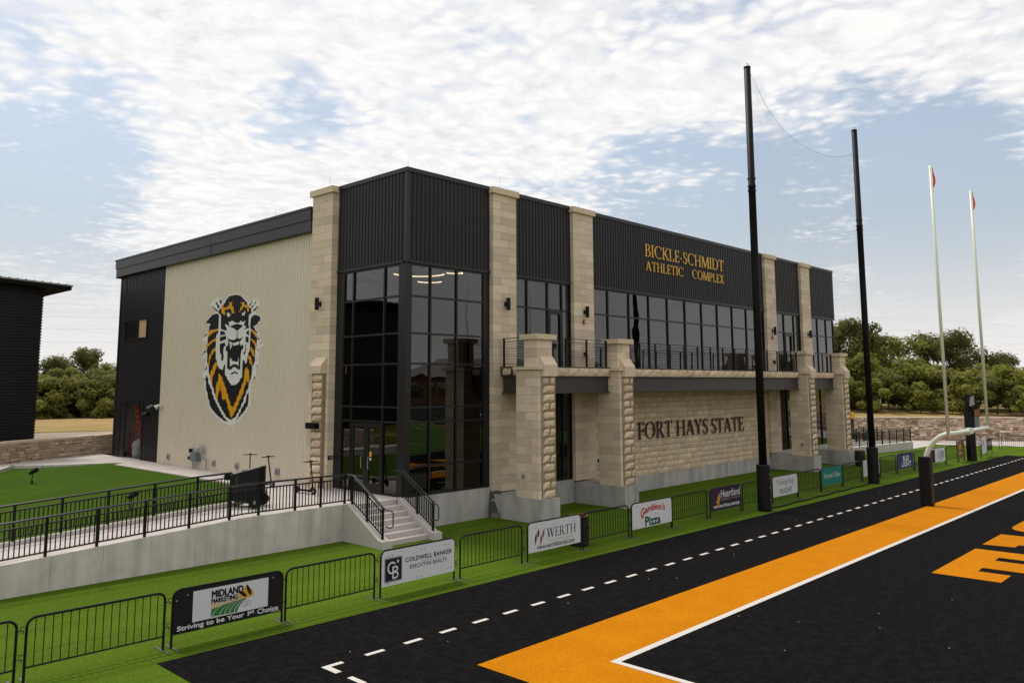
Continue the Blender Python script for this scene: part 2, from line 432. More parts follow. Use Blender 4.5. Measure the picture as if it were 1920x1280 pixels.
def _stroke(x0, y0, x1, y1, w):        # slanted stem of horizontal width w
    return [[(x0 - w / 2, y0), (x0 + w / 2, y0), (x1 + w / 2, y1), (x1 - w / 2, y1)]]
def _bar(x0, x1, y0, y1): return [[(x0, y0), (x1, y0), (x1, y1), (x0, y1)]]
def _serif(x, w, y): 
    h = .04
    return _bar(x - w / 2, x + w / 2, 0, h) if y == 0 else _bar(x - w / 2, x + w / 2, 1 - h, 1)
def _arc(cx, cy, rx, ry, a0, a1, wt, wn, n=14):
    """bowl: wt = thickness where the stroke is vertical, wn where horizontal"""
    out = []; prev = None
    for i in range(n + 1):
        a = R(a0 + (a1 - a0) * i / n); c_, s_ = math.cos(a), math.sin(a)
        w = wn + (wt - wn) * abs(c_) ** 1.3
        po = (cx + rx * c_, cy + ry * s_); pi_ = (cx + (rx - w) * c_, cy + (ry - min(w, wn * 1.2)) * s_)
        if prev: out.append([prev[1], prev[0], po, pi_])
        prev = (po, pi_)
    return out
T, N = .105, .05
def glyph(ch):
    """Roman serif capitals -> (polygons, width)"""
    st = lambda x, t=T: _bar(x - t / 2, x + t / 2, 0, 1)
    if ch == 'I': return st(.14) + _serif(.14, .28, 0) + _serif(.14, .28, 1), .28
    if ch == 'L': return st(.14) + _serif(.14, .28, 1) + _bar(.02, .52, 0, N) + _bar(.47, .53, N, .22), .55
    if ch == 'E': return st(.14) + _bar(.02, .50, 0, N) + _bar(.02, .48, 1 - N, 1) + _bar(.2, .40, .48, .48 + N) + _bar(.46, .52, N, .2) + _bar(.43, .49, .82, 1 - N) + _bar(.37, .42, .40, .62), .54
    if ch == 'F': return st(.14) + _serif(.14, .28, 0) + _bar(.02, .48, 1 - N, 1) + _bar(.2, .40, .46, .46 + N) + _bar(.43, .49, .80, 1 - N) + _bar(.37, .42, .39, .60), .50
    if ch == 'H': return st(.14) + st(.64) + [p for x in (.14, .64) for y in (0, 1) for p in _serif(x, .26, y)] + _bar(.2, .58, .48, .48 + N), .78
    if ch == 'T': return st(.33) + _serif(.33, .28, 0) + _bar(.02, .64, 1 - N, 1) + _bar(.02, .08, .80, 1 - N) + _bar(.58, .64, .80, 1 - N), .66
    if ch == 'K': return st(.14) + _serif(.14, .28, 0) + _serif(.14, .28, 1) + _stroke(.20, .42, .56, .96, .07) + _stroke(.60, .04, .30, .56, .14) + _serif(.57, .22, 1) + _serif(.62, .22, 0), .70
    if ch == 'A': return _stroke(.10, .04, .34, .98, .065) + _stroke(.62, .04, .36, .98, .14) + _bar(.2, .54, .32, .32 + N) + _serif(.10, .24, 0) + _serif(.62, .26, 0), .74
    if ch == 'Y': return _bar(.28, .40, 0, .46) + _serif(.34, .28, 0) + _stroke(.34, .44, .10, .97, .13) + _stroke(.34, .44, .58, .97, .065) + _serif(.10, .24, 1) + _serif(.58, .22, 1), .68
    if ch == 'X': return _stroke(.58, .03, .12, .97, .14) + _stroke(.10, .03, .56, .97, .065) + [p for x in (.10, .58) for y in (0, 1) for p in _serif(x, .24, y)], .68
    if ch == 'M': return _stroke(.10, .03, .14, .97, .06) + _stroke(.46, .03, .16, .99, .125) + _stroke(.46, .03, .78, .99, .06) + _stroke(.84, .03, .80, .97, .13) + _serif(.10, .2, 0) + _serif(.84, .26, 0) + _serif(.12, .16, 1) + _serif(.82, .18, 1), .95
    if ch == 'W': return _stroke(.26, .02, .08, .97, .125) + _stroke(.26, .02, .48, .97, .055) + _stroke(.68, .02, .48, .97, .125) + _stroke(.68, .02, .88, .97, .055) + _serif(.08, .22, 1) + _serif(.48, .2, 1) + _serif(.88, .18, 1), .98
    if ch == 'P': return st(.14) + _serif(.14, .28, 0) + _bar(.02, .30, 1 - N, 1) + _bar(.2, .30, .44, .44 + N) + _arc(.30, .72, .26, .28, -90, 90, .12, N), .58
    if ch == 'R': return st(.14) + _serif(.14, .28, 0) + _bar(.02, .30, 1 - N, 1) + _bar(.2, .30, .46, .46 + N) + _arc(.30, .73, .25, .27, -90, 90, .12, N) + _stroke(.62, .03, .34, .49, .14) + _serif(.64, .2, 0), .70
    if ch == 'B': return st(.14) + _bar(.02, .30, 1 - N, 1) + _bar(.02, .32, 0, N) + _bar(.2, .30, .50, .50 + N) + _arc(.30, .765, .22, .235, -90, 90, .11, N) + _arc(.32, .275, .26, .275, -90, 90, .12, N), .60
    if ch == 'D': return st(.14) + _bar(.02, .34, 1 - N, 1) + _bar(.02, .34, 0, N) + _arc(.34, .5, .42, .5, -90, 90, .13, N), .80
    if ch == 'O': return _arc(.44, .5, .42, .52, 0, 360, .13, N, 28), .88
    if ch == 'C': return _arc(.44, .5, .42, .52, 48, 312, .13, N, 22) + _bar(.68, .73, .74, .95), .78
    if ch == 'G': return _arc(.44, .5, .42, .52, 48, 312, .13, N, 22) + _bar(.66, .78, .1, .42), .82
    if ch == 'N': return _stroke(.12, .03, .12, .97, .06) + _stroke(.66, .02, .14, .98, .13) + _stroke(.66, .03, .66, .97, .06) + _serif(.12, .2, 0) + _serif(.1, .2, 1) + _serif(.66, .2, 1), .78
    if ch == 'S':
        out = _arc(.27, .745, .21, .275, 40, 262, .10, N, 12) + _arc(.25, .27, .23, .29, -140, 88, .11, N, 12) + _stroke(.40, .38, .13, .66, .13) + _bar(.42, .46, .76, .93) + _bar(.03, .07, .07, .26)
        return out, .50
    if ch == '-': return _bar(.04, .26, .34, .42), .30
    return [], .34
def serif_width(txt, gap=.06): return sum(glyph(c)[1] + gap for c in txt) - gap
def serif_raised(txt, x0, x1, z0, z1, y, depth, material, root, gap=.06):
    """raised letters, one object each, on a wall facing -Y"""
    H = z1 - z0; k = (x1 - x0) / serif_width(txt, gap); x = x0
    for ch in txt:
        polys, w = glyph(ch)
        if polys:
            b = MB()
            for i, p in enumerate(polys):
                e = 0.0008 * (i % 7)
                b.prism([(u * k, -e, v * H) for u, v in p], (0, depth + e, 0))
            b.build('letter', material, root, loc=(x, y - depth, z0))
        x += (w + gap) * k
def serif_flat(b, txt, x0, x1, z0, z1, y, gap=.06):
    H = z1 - z0; k = (x1 - x0) / serif_width(txt, gap); x = x0
    for ch in txt:
        polys, w = glyph(ch)
        for i, p in enumerate(polys):
            b.quad(*[(x + u * k, y - .0004 * (i % 5), z0 + v * H) for u, v in p])
        x += (w + gap) * k
# ================================================================== SETTING: ground
def sheet(name, poly, z, m):
    b = MB(); b.quad(*[(x, y, z) for x, y in poly]); return b.build(name, m, kind='structure')
sheet('ground', [(-3000, -3000), (3000, -3000), (3000, 3000), (-3000, 3000)], -0.06, 'field_grass')
sheet('turf_surround', [(-70, -32), (-11.2, -32), (-11.2, -9), (56, -9), (56, 26), (37.7, 26), (37.7, 0.5), (-70, 0.5)], 0.0, 'turf_green')
TA = lambda x: -6.95 - (x + 11.2) * 0.0178                       # edge between green and black turf
sheet('field_apron', [(-11.2, -23), (46, -23), (46, TA(46)), (-11.2, TA(-11.2))], 0.004, 'turf_black')
sheet('playing_field', [(-11.2, -140), (46, -140), (46, -23), (-11.2, -23)], 0.004, 'field_green')
bt = MB()                                                           # orange border: end strip and side strips
bt.quad((-7.33, -12.88, .008), (44.9, -12.88, .008), (44.9, -11.21, .008), (-7.33, -11.21, .008))
bt.quad((-7.33, -23, .008), (-5.60, -23, .008), (-5.60, -12.88, .008), (-7.33, -12.88, .008))
bt.quad((43.2, -23, .008), (44.9, -23, .008), (44.9, -12.88, .008), (43.2, -12.88, .008))
bt.build('orange_border_stripe', 'turf_orange', kind='structure')
bt = MB()
bt.quad((-5.60, -12.99, .012), (43.2, -12.99, .012), (43.2, -12.84, .012), (-5.60, -12.84, .012))
bt.quad((-5.60, -140, .012), (-5.47, -140, .012), (-5.47, -12.99, .012), (-5.60, -12.99, .012))
bt.quad((43.07, -140, .012), (43.2, -140, .012), (43.2, -12.99, .012), (43.07, -12.99, .012))
for i in range(11):
    y = -22.2 - 9.144 * i
    bt.quad((-5.47, y - .05, .012), (43.07, y - .05, .012), (43.07, y + .05, .012), (-5.47, y + .05, .012))
bt.build('boundary_line', 'turf_white', kind='structure')
# restraining dashes: each its own strip, joined corner first
dash = MB(); dash.quad((0, -.055, 0), (.42, -.055, 0), (.42, .055, 0), (0, .055, 0)); dash_me = dash.mesh('field_dash', 'turf_white')
dc = MB()
dc.quad((-9.30, -9.40, .010), (-8.88, -9.40, .010), (-8.88, -9.29, .010), (-9.30, -9.29, .010))
dc.quad((-9.30, -9.74, .010), (-9.17, -9.74, .010), (-9.17, -9.40, .010), (-9.30, -9.40, .010))
dc.build('field_dash', 'turf_white', kind='structure')
for i in range(58):
    link('field_dash', dash_me, loc=(-8.38 + i * .912, -9.345, .010), kind='structure')
for i in range(14):
    o = link('field_dash', dash_me, loc=(-9.235, -10.48 - i * .912, .010), rotz=R(90), kind='structure')
# orange letters laid in the end zone turf
bl = MB()
for poly in [
    [(5.63, -14.92), (9.86, -14.92), (9.92, -19.4), (8.92, -19.4), (8.90, -15.75), (8.38, -15.76), (8.42, -18.6), (7.24, -18.6), (7.17, -15.75), (6.64, -15.76), (6.66, -16.52), (5.66, -16.52)],
    [(10.72, -14.9), (13.0, -14.9), (13.1, -18.4), (12.1, -18.4), (11.27, -15.75), (10.84, -15.75)],
    [(14.44, -14.92), (14.75, -14.86), (17.8, -14.86), (18.3, -15.3), (18.3, -18.6), (17.3, -18.6), (17.2, -15.9), (15.2, -15.9), (15.2, -18.6), (14.1, -18.6), (13.97, -15.35), (14.15, -15.05)]]:
    bl.quad(*[(x, y, .009) for x, y in poly])
bl.build('end_zone_lettering', 'turf_orange', kind='structure')
# white lint and tape scraps on the black turf
rg = random.Random(3); lint = MB()
for i in range(46):
    x = rg.uniform(-10, 26); y = rg.uniform(-20, TA(x) - .3); s = rg.uniform(.008, .018)
    if -12.9 < y < -11.1: continue
    lint.box(x, x + s * rg.uniform(1, 2.2), y, y + s, .005, .012)
lint.build('turf_lint', 'turf_white', kind='stuff', label='white specks of lint scattered over the black turf', category='litter')

# seams between the turf rolls
b = MB()
for y in (-2.35, -4.62):
    b.quad((-60, y, .003), (50, y, .003), (50, y + .022, .003), (-60, y + .022, .003))
for x0_, x1_ in ((-60, -11.2), (-11.2, 46)):
    b.quad((x0_, TA(x0_) + .30, .003), (x1_, TA(x1_) + .30, .003), (x1_, TA(x1_) + .322, .003), (x0_, TA(x0_) + .322, .003))
b.build('turf_seam', 'turf_seam', kind='structure')
b = MB()
for x in (-7.6, -3.03, 1.54, 6.11, 10.68, 15.25, 19.82, 24.4, 29.0, 33.5, 38.1, 42.7):
    b.quad((x, -11.19, .006), (x + .018, -11.19, .006), (x + .018, TA(x), .006), (x, TA(x), .006))
    if x > -5: b.quad((x, -22.9, .006), (x + .018, -22.9, .006), (x + .018, -13.0, .006), (x, -13.0, .006))
b.build('turf_seam', 'turf_seam_black', kind='structure')

# raised ground at the back left
H = lambda x: 1.13 if x > -5.7 else max(.12, 1.13 - (-5.7 - x) * .0608)  # level of the ramp
lw = MB()
xs = [0.5, -1.85, -3, -4.5, -6, -8, -10, -12, -15, -20, -30, -45]; ys = [2.42, 6, 10, 14, 18, 22, 26]
zl = lambda x: min(1.025, 1.02 - .036 * max(0, -1.85 - x)) if x > -20 else .36
vs = [(x, y, zl(x)) for x in xs for y in ys]
fs = [(i * 7 + j, i * 7 + j + 1, (i + 1) * 7 + j + 1, (i + 1) * 7 + j) for i in range(len(xs) - 1) for j in range(6)]
lw.add(vs, fs); lw.build('lawn', 'turf_lawn', kind='structure')
b = MB()
b.prism([(x, y, .3) for x, y in [(0, 20.4), (0, 40), (-45, 40), (-45, 19.2), (-8.2, 19.2), (-5.55, 23.8), (-4.35, 22.72), (-1.0, 21.15), (-1.85, 20.4)]], (0, 0, .735))
b.build('upper_pavement', 'concrete_walk', kind='structure')
b = MB()
L0 = [(-1.85, 20.5), (-1.85, 6.1), (-2.33, 4.8), (-3.4, 3.62), (-4.8, 2.47), (-5.7, 2.32), (-5.7, .38), (-2.36, .38), (-2.02, .1), (-2.02, -.02), (-.3, -.02), (0, .02), (0, 20.5)]
zt = lambda y: 1.1 - .065 * max(0, (y - 6)) / 14
b.quad(*[(x, y, zt(y)) for x, y in [(-1.85, 20.5), (-1.85, 6.1), (0, 6.1), (0, 20.5)]])
b.quad(*[(x, y, 1.1) for x, y in L0[1:-1] + [(0, 6.1)]])
b.quad((-1.85, 20.5, 1.035), (-1.85, 6.1, 1.1), (-1.85, 6.1, .8), (-1.85, 20.5, .8))
b.quad((-5.7, 2.35, 1.1), (-5.7, .38, 1.1), (-24, .38, H(-24) - .03), (-24, 2.35, H(-24) - .03))
b.build('ramp_pavement', 'concrete_walk', kind='structure')
# joints between the poured slabs
b = MB()
for y in (8.0, 10.6, 13.2, 15.8, 18.4):
    b.quad((-1.84, y, zt(y) + .003), (-.01, y, zt(y) + .003), (-.01, y + .015, zt(y) + .003), (-1.84, y + .015, zt(y) + .003))
b.build('pavement_joint', 'mortar', kind='structure')
# curb on the lawn side of the ramp
pts = [(-24, 2.33), (-12, 2.33), (-8, 2.33), (-5.7, 2.37), (-4.85, 2.52), (-3.45, 3.68), (-2.38, 4.85), (-1.93, 6.2)]
b = MB()
for (x0, y0), (x1, y1) in zip(pts, pts[1:]):
    d = Vector((x1 - x0, y1 - y0)).normalized(); nx, ny = -d.y * .2, d.x * .2
    z0, z1 = H(x0) + .10, H(x1) + .10
    b.add([(x0, y0, .2), (x1, y1, .2), (x1 + nx, y1 + ny, .2), (x0 + nx, y0 + ny, .2), (x0, y0, z0), (x1, y1, z1), (x1 + nx, y1 + ny, z1), (x0 + nx, y0 + ny, z0)],
          [(0, 3, 2, 1), (4, 5, 6, 7), (0, 1, 5, 4), (1, 2, 6, 5), (2, 3, 7, 6), (3, 0, 4, 7)])
b.build('lawn_kerb', 'concrete_walk', kind='structure')
# fields beyond the walls
b = MB(); b.prism([(x, y, .2) for x, y in [(-30, 13), (-11, 22.7), (4, 30.2), (34, 60), (34, 900), (-900, 900), (-900, 13)]], (0, 0, 1.4)); b.build('back_field', 'field_grass', kind='structure')
u = Vector((.447, -.894)); 
def strip(name, d0, d1, z, m, az0=-40, az1=52, wob=0):
    b = MB(); prev = None
    for i in range(25):
        a = R(az0 + (az1 - az0) * i / 24); s_, c_ = math.sin(a), math.cos(a); w = wob * math.sin(i * .9)
        cur = ((-17.74 + s_ * (d0 + w), -21.98 + c_ * (d0 + w), z), (-17.74 + s_ * d1, -21.98 + c_ * d1, z))
        if prev: b.quad(prev[0], cur[0], cur[1], prev[1])
        prev = cur
    return b.build(name, m, kind='structure')
strip('dry_meadow', 67.5, 100, 1.612, 'dry_grass')
strip('gravel_path', 58.5, 66.5, 1.606, 'gravel', wob=.7)
# bank behind the right hand wall
b = MB()
prof = [(0, 1.9), (1.0, 2.0), (7, 2.42), (40, 2.6), (600, 2.8)]
W0, W1 = Vector((46, 18.2)), Vector((84, -38.8)); wd = (W1 - W0).normalized(); wn = Vector((-wd.y, wd.x))
rows = []
for d, z in prof:
    rows.append([(W0.x + wn.x * (d + .3), W0.y + wn.y * (d + .3), z), (W1.x + wn.x * (d + .3), W1.y + wn.y * (d + .3), z)])
for a, c in zip(rows, rows[1:]): b.quad(a[0], a[1], c[1], c[0])
b.build('grass_bank', 'dry_grass', kind='structure')
sheet('concourse', [(47.3, -1.55), (53.1, -1.55), (66, -40), (84, -40), (50, 14), (47.3, 8)], 0.02, 'concrete_walk')
# ================================================================== THE ATHLETIC BUILDING
bld = thing('athletic_building', 'large two storey building clad in dark ribbed metal, cream metal and limestone with tinted glass', 'building')
L_ = 37.66; ZF, ZP, ZC = 1.10, 9.25, 12.50

def ribbed(name, m, parent, axis, a0, a1, z0, z1, base, pitch=.2, depth=.03, duty=.42):
    """vertical trapezoid ribs standing proud of base; axis 'Y' -> wall in the plane X=base, 'X' -> wall in the plane Y=base"""
    pr = [(0, 0), (.5 - duty / 2 - .08, 0), (.5 - duty / 2, 1), (.5 + duty / 2, 1), (.5 + duty / 2 + .08, 0)]
    pts = []; k = math.floor(a0 / pitch)
    while k * pitch < a1:
        for t, h in pr:
            a = (k + t) * pitch
            if a0 < a < a1: pts.append((a, h))
        k += 1
    pts = [(a0, 0)] + pts + [(a1, 0)]
    b = MB(); vs = []
    for a, h in pts:
        for z in (z0, z1):
            vs.append((base - depth * h, a, z) if axis == 'Y' else (a, base - depth * h, z))
    b.add(vs, [(2 * i, 2 * i + 1, 2 * i + 3, 2 * i + 2) if axis == 'Y' else (2 * i, 2 * i + 2, 2 * i + 3, 2 * i + 1) for i in range(len(pts) - 1)])
    return b.build(name, m, parent)

# shell: floors, roof, back and far walls (seen through the glass and from the side)
b = MB()
b.box(.3, L_ - .05, .3, 25.5, 11.75, 11.95)
b.build('roof', 'metal_roof', bld)
b = MB()
b.box(L_ - .2, L_ - .01, .2, 25.5, 0, 12.4); b.box(.1, L_ - .2, 25.45, 25.64, 0, 11.7); b.build('rear_wall', 'metal_dark_plain', bld)
b = MB()
b.box(.15, L_ - .25, .35, 25.4, 1.0, 1.06); b.box(.15, L_ - .25, .35, 25.4, 5.25, 5.5); b.box(.15, L_ - .25, .35, 25.4, 9.32, 9.4)
b.box(5.5, L_ - .25, 9.0, 9.2, 1.06, 9.3); b.box(.15, 5.5, 5.3, 5.5, 1.06, 5.2); b.box(.15, 5.5, 6.5, 6.7, 5.5, 9.3)
b.box(27.9, 28.05, .4, 9, 1.06, 9.3); b.box(9.9, 10.05, .4, 9, 1.06, 5.2)
b.build('interior_shell', 'interior', bld)
# left wall: cream and black ribbed cladding
ribbed('cream_cladding', 'metal_cream', bld, 'Y', 5.64, 19.76, 1.0, 11.08, 0.0)
dk = [(19.76, 21.84, 1.0, 11.08), (24.88, 25.64, 1.0, 11.08), (21.84, 24.88, 4.06, 7.42), (21.84, 24.88, 8.53, 11.08)]
for y0, y1, z0, z1 in dk: ribbed('black_cladding', 'metal_dark', bld, 'Y', y0, y1, z0, z1, 0.0)
bx('corner_trim', 'metal_dark_plain', bld, -.05, .05, 25.64, 25.76, 1.0, 11.08)
bx('corner_trim', 'metal_cream', bld, -.042, .02, 19.66, 19.78, 1.0, 11.07)
bx('base_trim', 'concrete_walk', bld, -.06, .0, 5.7, 19.7, .9, 1.06)
# window in the black cladding
wf = MB()
for z0, z1 in ((7.40, 7.50), (8.46, 8.55)): wf.box(-.07, .06, 21.80, 24.92, z0, z1)
for y0, y1 in ((21.80, 21.90), (24.82, 24.92), (23.0, 23.06)): wf.box(-.068, .058, y0, y1, 7.50, 8.46)
win = wf.build('window', 'frame_black', bld)
bx('pane', 'glass_dark', win, .0, .02, 23.06, 24.82, 7.50, 8.46)
bx('window_blind', 'sign_tan', win, .0, .02, 21.92, 22.98, 7.5, 8.46)
bx('interior_backing', 'interior', win, .55, .6, 21.5, 25.2, 7.2, 8.8)
# store room door opening, door leaf folded inside, room behind it
rm = MB()
rm.box(2.4, 2.5, 21.2, 25.4, 1.03, 4.2); rm.box(.1, 3.6, 25.3, 25.4, 1.03, 4.2); rm.box(.1, 3.6, 21.2, 21.3, 1.03, 4.2); rm.box(.1, 3.7, 21.2, 25.4, 4.2, 4.3)
room = rm.build('store_room', 'interior_white', bld)
bx('store_floor', 'concrete_walk', room, 0, 3.6, 21.3, 25.3, .96, 1.045)
df = MB()
df.box(-.05, .12, 21.80, 21.90, 1.0, 4.06); df.box(-.05, .12, 24.82, 24.92, 1.0, 4.06); df.box(-.05, .12, 21.9, 24.82, 3.98, 4.08)
dfo = df.build('door_frame', 'frame_black', bld)
bx('door_leaf', 'metal_dark_plain', dfo, -.02, .06, 24.25, 24.82, 1.06, 3.97)
# eaves fascia with its seams
f = MB()
f.box(-.30, .25, 5.70, 25.88, 11.07, 11.52); f.box(-.34, .25, 5.70, 25.92, 11.525, 11.96); f.box(-.37, .3, 5.70, 25.95, 11.965, 12.06)
f.box(-.30, 20, 25.70, 25.88, 11.0, 11.065)
fa = f.build('roof_fascia', 'metal_dark_plain', bld)
for y in (14.3,): bx('fascia_seam', 'metal_dark_plain', fa, -.346, -.335, y, y + .05, 11.08, 11.95)
# dark ribbed parapet band
ribbed('parapet_cladding', 'metal_dark', bld, 'Y', .12, 4.20, ZP + .06, ZC, 0.0)
for a0, a1 in ((.12, 4.13), (5.50, 9.08), (10.52, 27.18), (28.52, 32.18), (33.52, L_ - .1)):
    ribbed('parapet_cladding', 'metal_dark', bld, 'X', a0, a1, ZP + .06, ZC, 0.0)
bx('corner_trim', 'metal_dark_plain', bld, -.036, .12, -.036, .12, ZP, ZC)
bx('corner_trim', 'metal_dark_plain', bld, L_ - .1, L_ + .03, -.036, .12, ZP, ZC)
bx('parapet_coping', 'metal_dark_plain', bld, -.06, .35, -.06, 4.22, ZC, ZC + .16)
bx('drip_trim', 'frame_black', bld, -.05, .1, .12, 4.2, ZP - .03, ZP + .058)
for a0, a1 in ((.352, 4.12), (5.50, 9.08), (10.52, 27.18), (28.52, 32.18), (33.52, L_ + .06)):
    bx('parapet_coping', 'metal_dark_plain', bld, a0, a1, -.06, .35, ZC, ZC + .16)
    bx('drip_trim', 'frame_black', bld, max(a0 - .23 if a0 < 1 else a0, .12), min(a1, L_), -.05, .1, ZP - .03, ZP + .058)

# ---- glazing: every mullion run and every pane is a part
def glaze_x(parent, xs, zs, doors=(), y=.07, skip=()):
    w = .033
    for x in xs: bx('mullion', 'frame_black', parent, x - w, x + w, y - .065, y + .06, zs[0], zs[-1])
    for z in zs:
        for a, c in zip(xs, xs[1:]): bx('transom', 'frame_black', parent, a + w, c - w, y - .052, y + .05, z - w, z + w)
    for a, c in zip(xs, xs[1:]):
        for d, e in zip(zs, zs[1:]):
            bx('pane', 'glass_dark', parent, a + w, c - w, y - .004, y + .012, d + w, e - w)
def glaze_y(parent, ys, zs, x=.07, doorcol=None):
    w = .033
    for y in ys: bx('mullion', 'frame_black', parent, x - .065, x + .06, y - w, y + w, zs[0], zs[-1])
    for z in zs:
        for a, c in zip(ys, ys[1:]): bx('transom', 'frame_black', parent, x - .052, x + .05, a + w, c - w, z - w, z + w)
    for i, (a, c) in enumerate(zip(ys, ys[1:])):
        for j, (d, e) in enumerate(zip(zs, zs[1:])):
            if doorcol == i and j == 0: continue
            bx('pane', 'glass_dark', parent, x - .004, x + .012, a + w, c - w, d + w, e - w)
def grid(name):
    o = link(name, None, bld); o.empty_display_size = .2; return o
cw = grid('corner_curtain_wall')
glaze_y(cw, [.39, 1.27, 3.17, 3.78], [1.13, 3.62, 4.14, 5.67, 6.74, 8.06, 9.19], doorcol=1)
glaze_x(cw, [.24, 1.16, 2.44, 3.85], [1.13, 2.11, 3.62, 4.14, 5.67, 6.74, 8.06, 9.19])
for q in ((.002, .21, .002, .36), (.02, .15, 3.80, 4.26), (3.88, 4.16, .02, .15)): bx('corner_post', 'frame_black', cw, *q, 1.1, ZP - .03)
# pair of glazed doors
for y0, y1 in ((1.31, 2.21), (2.23, 3.13)):
    d = MB()
    d.box(.03, .10, y0, y0 + .13, 1.13, 3.56); d.box(.03, .10, y1 - .13, y1, 1.13, 3.56); d.box(.032, .098, y0 + .13, y1 - .13, 3.40, 3.56); d.box(.032, .098, y0 + .13, y1 - .13, 1.13, 1.42)
    door = d.build('door', 'frame_black', bld)
    bx('door_pane', 'glass_dark', door, .06, .075, y0 + .13, y1 - .13, 1.42, 3.40)
    h = MB(); yh = y1 - .2 if y0 < 2 else y0 + .2
    h.tube([(.03, yh, 1.95), (-.03, yh, 1.95), (-.03, yh, 2.35), (.03, yh, 2.35)], .014, 6); h.build('door_handle', 'galv', door)
bx('door_sticker', 'sign_gold', bld, .050, .0555, 1.90, 2.03, 2.38, 2.55)
bx('door_notice', 'sign_white', bld, .050, .0555, 1.92, 2.02, 2.24, 2.33)
up1 = grid('balcony_window_wall'); glaze_x(up1, [5.50, 6.32, 7.60, 8.52, 9.08], [5.62, 8.04, 9.19])
lo1 = grid('ground_window_wall'); glaze_x(lo1, [5.50, 6.32, 7.60, 8.52, 9.08], [.98, 4.56])
up2 = grid('balcony_window_wall'); glaze_x(up2, [10.53] + [11.80 + 1.655 * k for k in range(9)] + [27.17], [5.62, 8.04, 9.19])
up3 = grid('balcony_window_wall'); glaze_x(up3, [28.53, 29.9, 31.3, 32.17], [5.62, 8.04, 9.19])
lo3 = grid('ground_window_wall'); glaze_x(lo3, [28.53, 29.9, 31.3, 32.17], [.98, 4.56])
up4 = grid('end_curtain_wall'); glaze_x(up4, [33.55, 34.9, 36.3, 37.5], [.98, 3.62, 5.62, 6.9, 8.04, 9.19])
dd = MB(); dd.box(7.62, 8.50, -.01, .05, 7.86, 7.98); dd.box(7.64, 7.74, -.012, .048, 5.66, 7.86); dd.box(8.38, 8.48, -.012, .048, 5.66, 7.86)
dd.build('balcony_door', 'frame_black', bld)
dd = MB(); dd.box(29.92, 30.9, -.01, .05, 7.86, 7.98); dd.box(29.94, 30.04, -.012, .048, 5.66, 7.86); dd.box(30.8, 30.9, -.012, .048, 5.66, 7.86)
dd.build('balcony_door', 'frame_black', bld)

# ---- plinths
for q in ((0.02, 4.14, -.04, .3, 0, 1.09), (5.1, 9.13, -.03, .3, 0, .96), (28.1, 32.18, -.03, .3, 0, .96), (33.1, L_, -.03, .3, 0, .96),
          (10.06, 17.0, -.10, .3, 0, .68), (17.012, 22.0, -.10, .3, 0, .68), (22.012, 27.17, -.10, .3, 0, .68)):
    bx('plinth', 'concrete_grey', bld, *q)

# ---- cut limestone
block_me = ubox('limestone'); gap = .009
bulk = MB()
def block(parent, x0, x1, y0, y1, z0, z1, name='stone_block', many=False):
    if many: bulk.box(x0 + gap / 2, x1 - gap / 2, y0 + gap / 2, y1 - gap / 2, z0 + gap / 2, z1 - gap / 2); return
    link(name, block_me, parent, loc=(x0 + gap / 2, y0 + gap / 2, z0 + gap / 2), scale=(x1 - x0 - gap, y1 - y0 - gap, z1 - z0 - gap))
def pillar(xa, xb, ya, yb, z0, z1, along, many=False, face=None):
    """a pier of two blocks per course with staggered joints; along = axis the joint moves on"""
    core = bx('stone_pillar', 'mortar', bld, xa + .014, xb - .014, ya + .014, yb - .014, z0, z1)
    n = round((z1 - z0) / .305); h = (z1 - z0) / n
    for i in range(n):
        t = (.34, .66)[i % 2]
        if along == 'X':
            c = xa + (xb - xa) * t
            block(core, xa, c, ya, yb, z0 + i * h, z0 + (i + 1) * h, many=many); block(core, c, xb, ya, yb, z0 + i * h, z0 + (i + 1) * h, many=many)
        else:
            c = ya + (yb - ya) * t
            block(core, xa, xb, ya, c, z0 + i * h, z0 + (i + 1) * h, many=many); block(core, xa, xb, c, yb, z0 + i * h, z0 + (i + 1) * h, many=many)
    capb = MB(); capb.box(xa - .09, xb + .09, ya - .09, yb + .09, z1, z1 + .24); capb.build('cap_stone', 'cap_stone', core)
    r = MB(); cx_, cy_ = (xa + xb) / 2, (ya + yb) / 2; r.tube([(cx_, cy_, z1 + .24), (cx_, cy_, z1 + .80)], [.007, .004], 5); r.build('lightning_rod', 'galv', core)
    return core
PX = [(4.15, 5.48), (9.10, 10.50), (27.20, 28.50), (32.20, 33.50)]
pL = pillar(-.27, .35, 4.25, 5.66, 1.02, 12.42, 'Y')
for i, (a, c) in enumerate(PX): pillar(a, c, -.18, .34, .90, 12.40, 'X', many=(i > 1))
bk = bulk.mesh('stone_block', 'limestone_bulk'); rnd_attr(bk, 6, 5)
link('stone_block', bk, bld, kind='stuff')
for x, y in ((.1, .1), (14.5, .2), (19.0, .2), (23.5, .2), (30.5, .2), (37.4, .2), (.0, 9.0), (.0, 14.0)):
    z = 12.64 if y < 1 else 12.05
    rods = MB(); rods.tube([(x, y, z), (x, y, z + .5)], [.006, .003], 5); rods.build('lightning_rod', 'galv', bld)

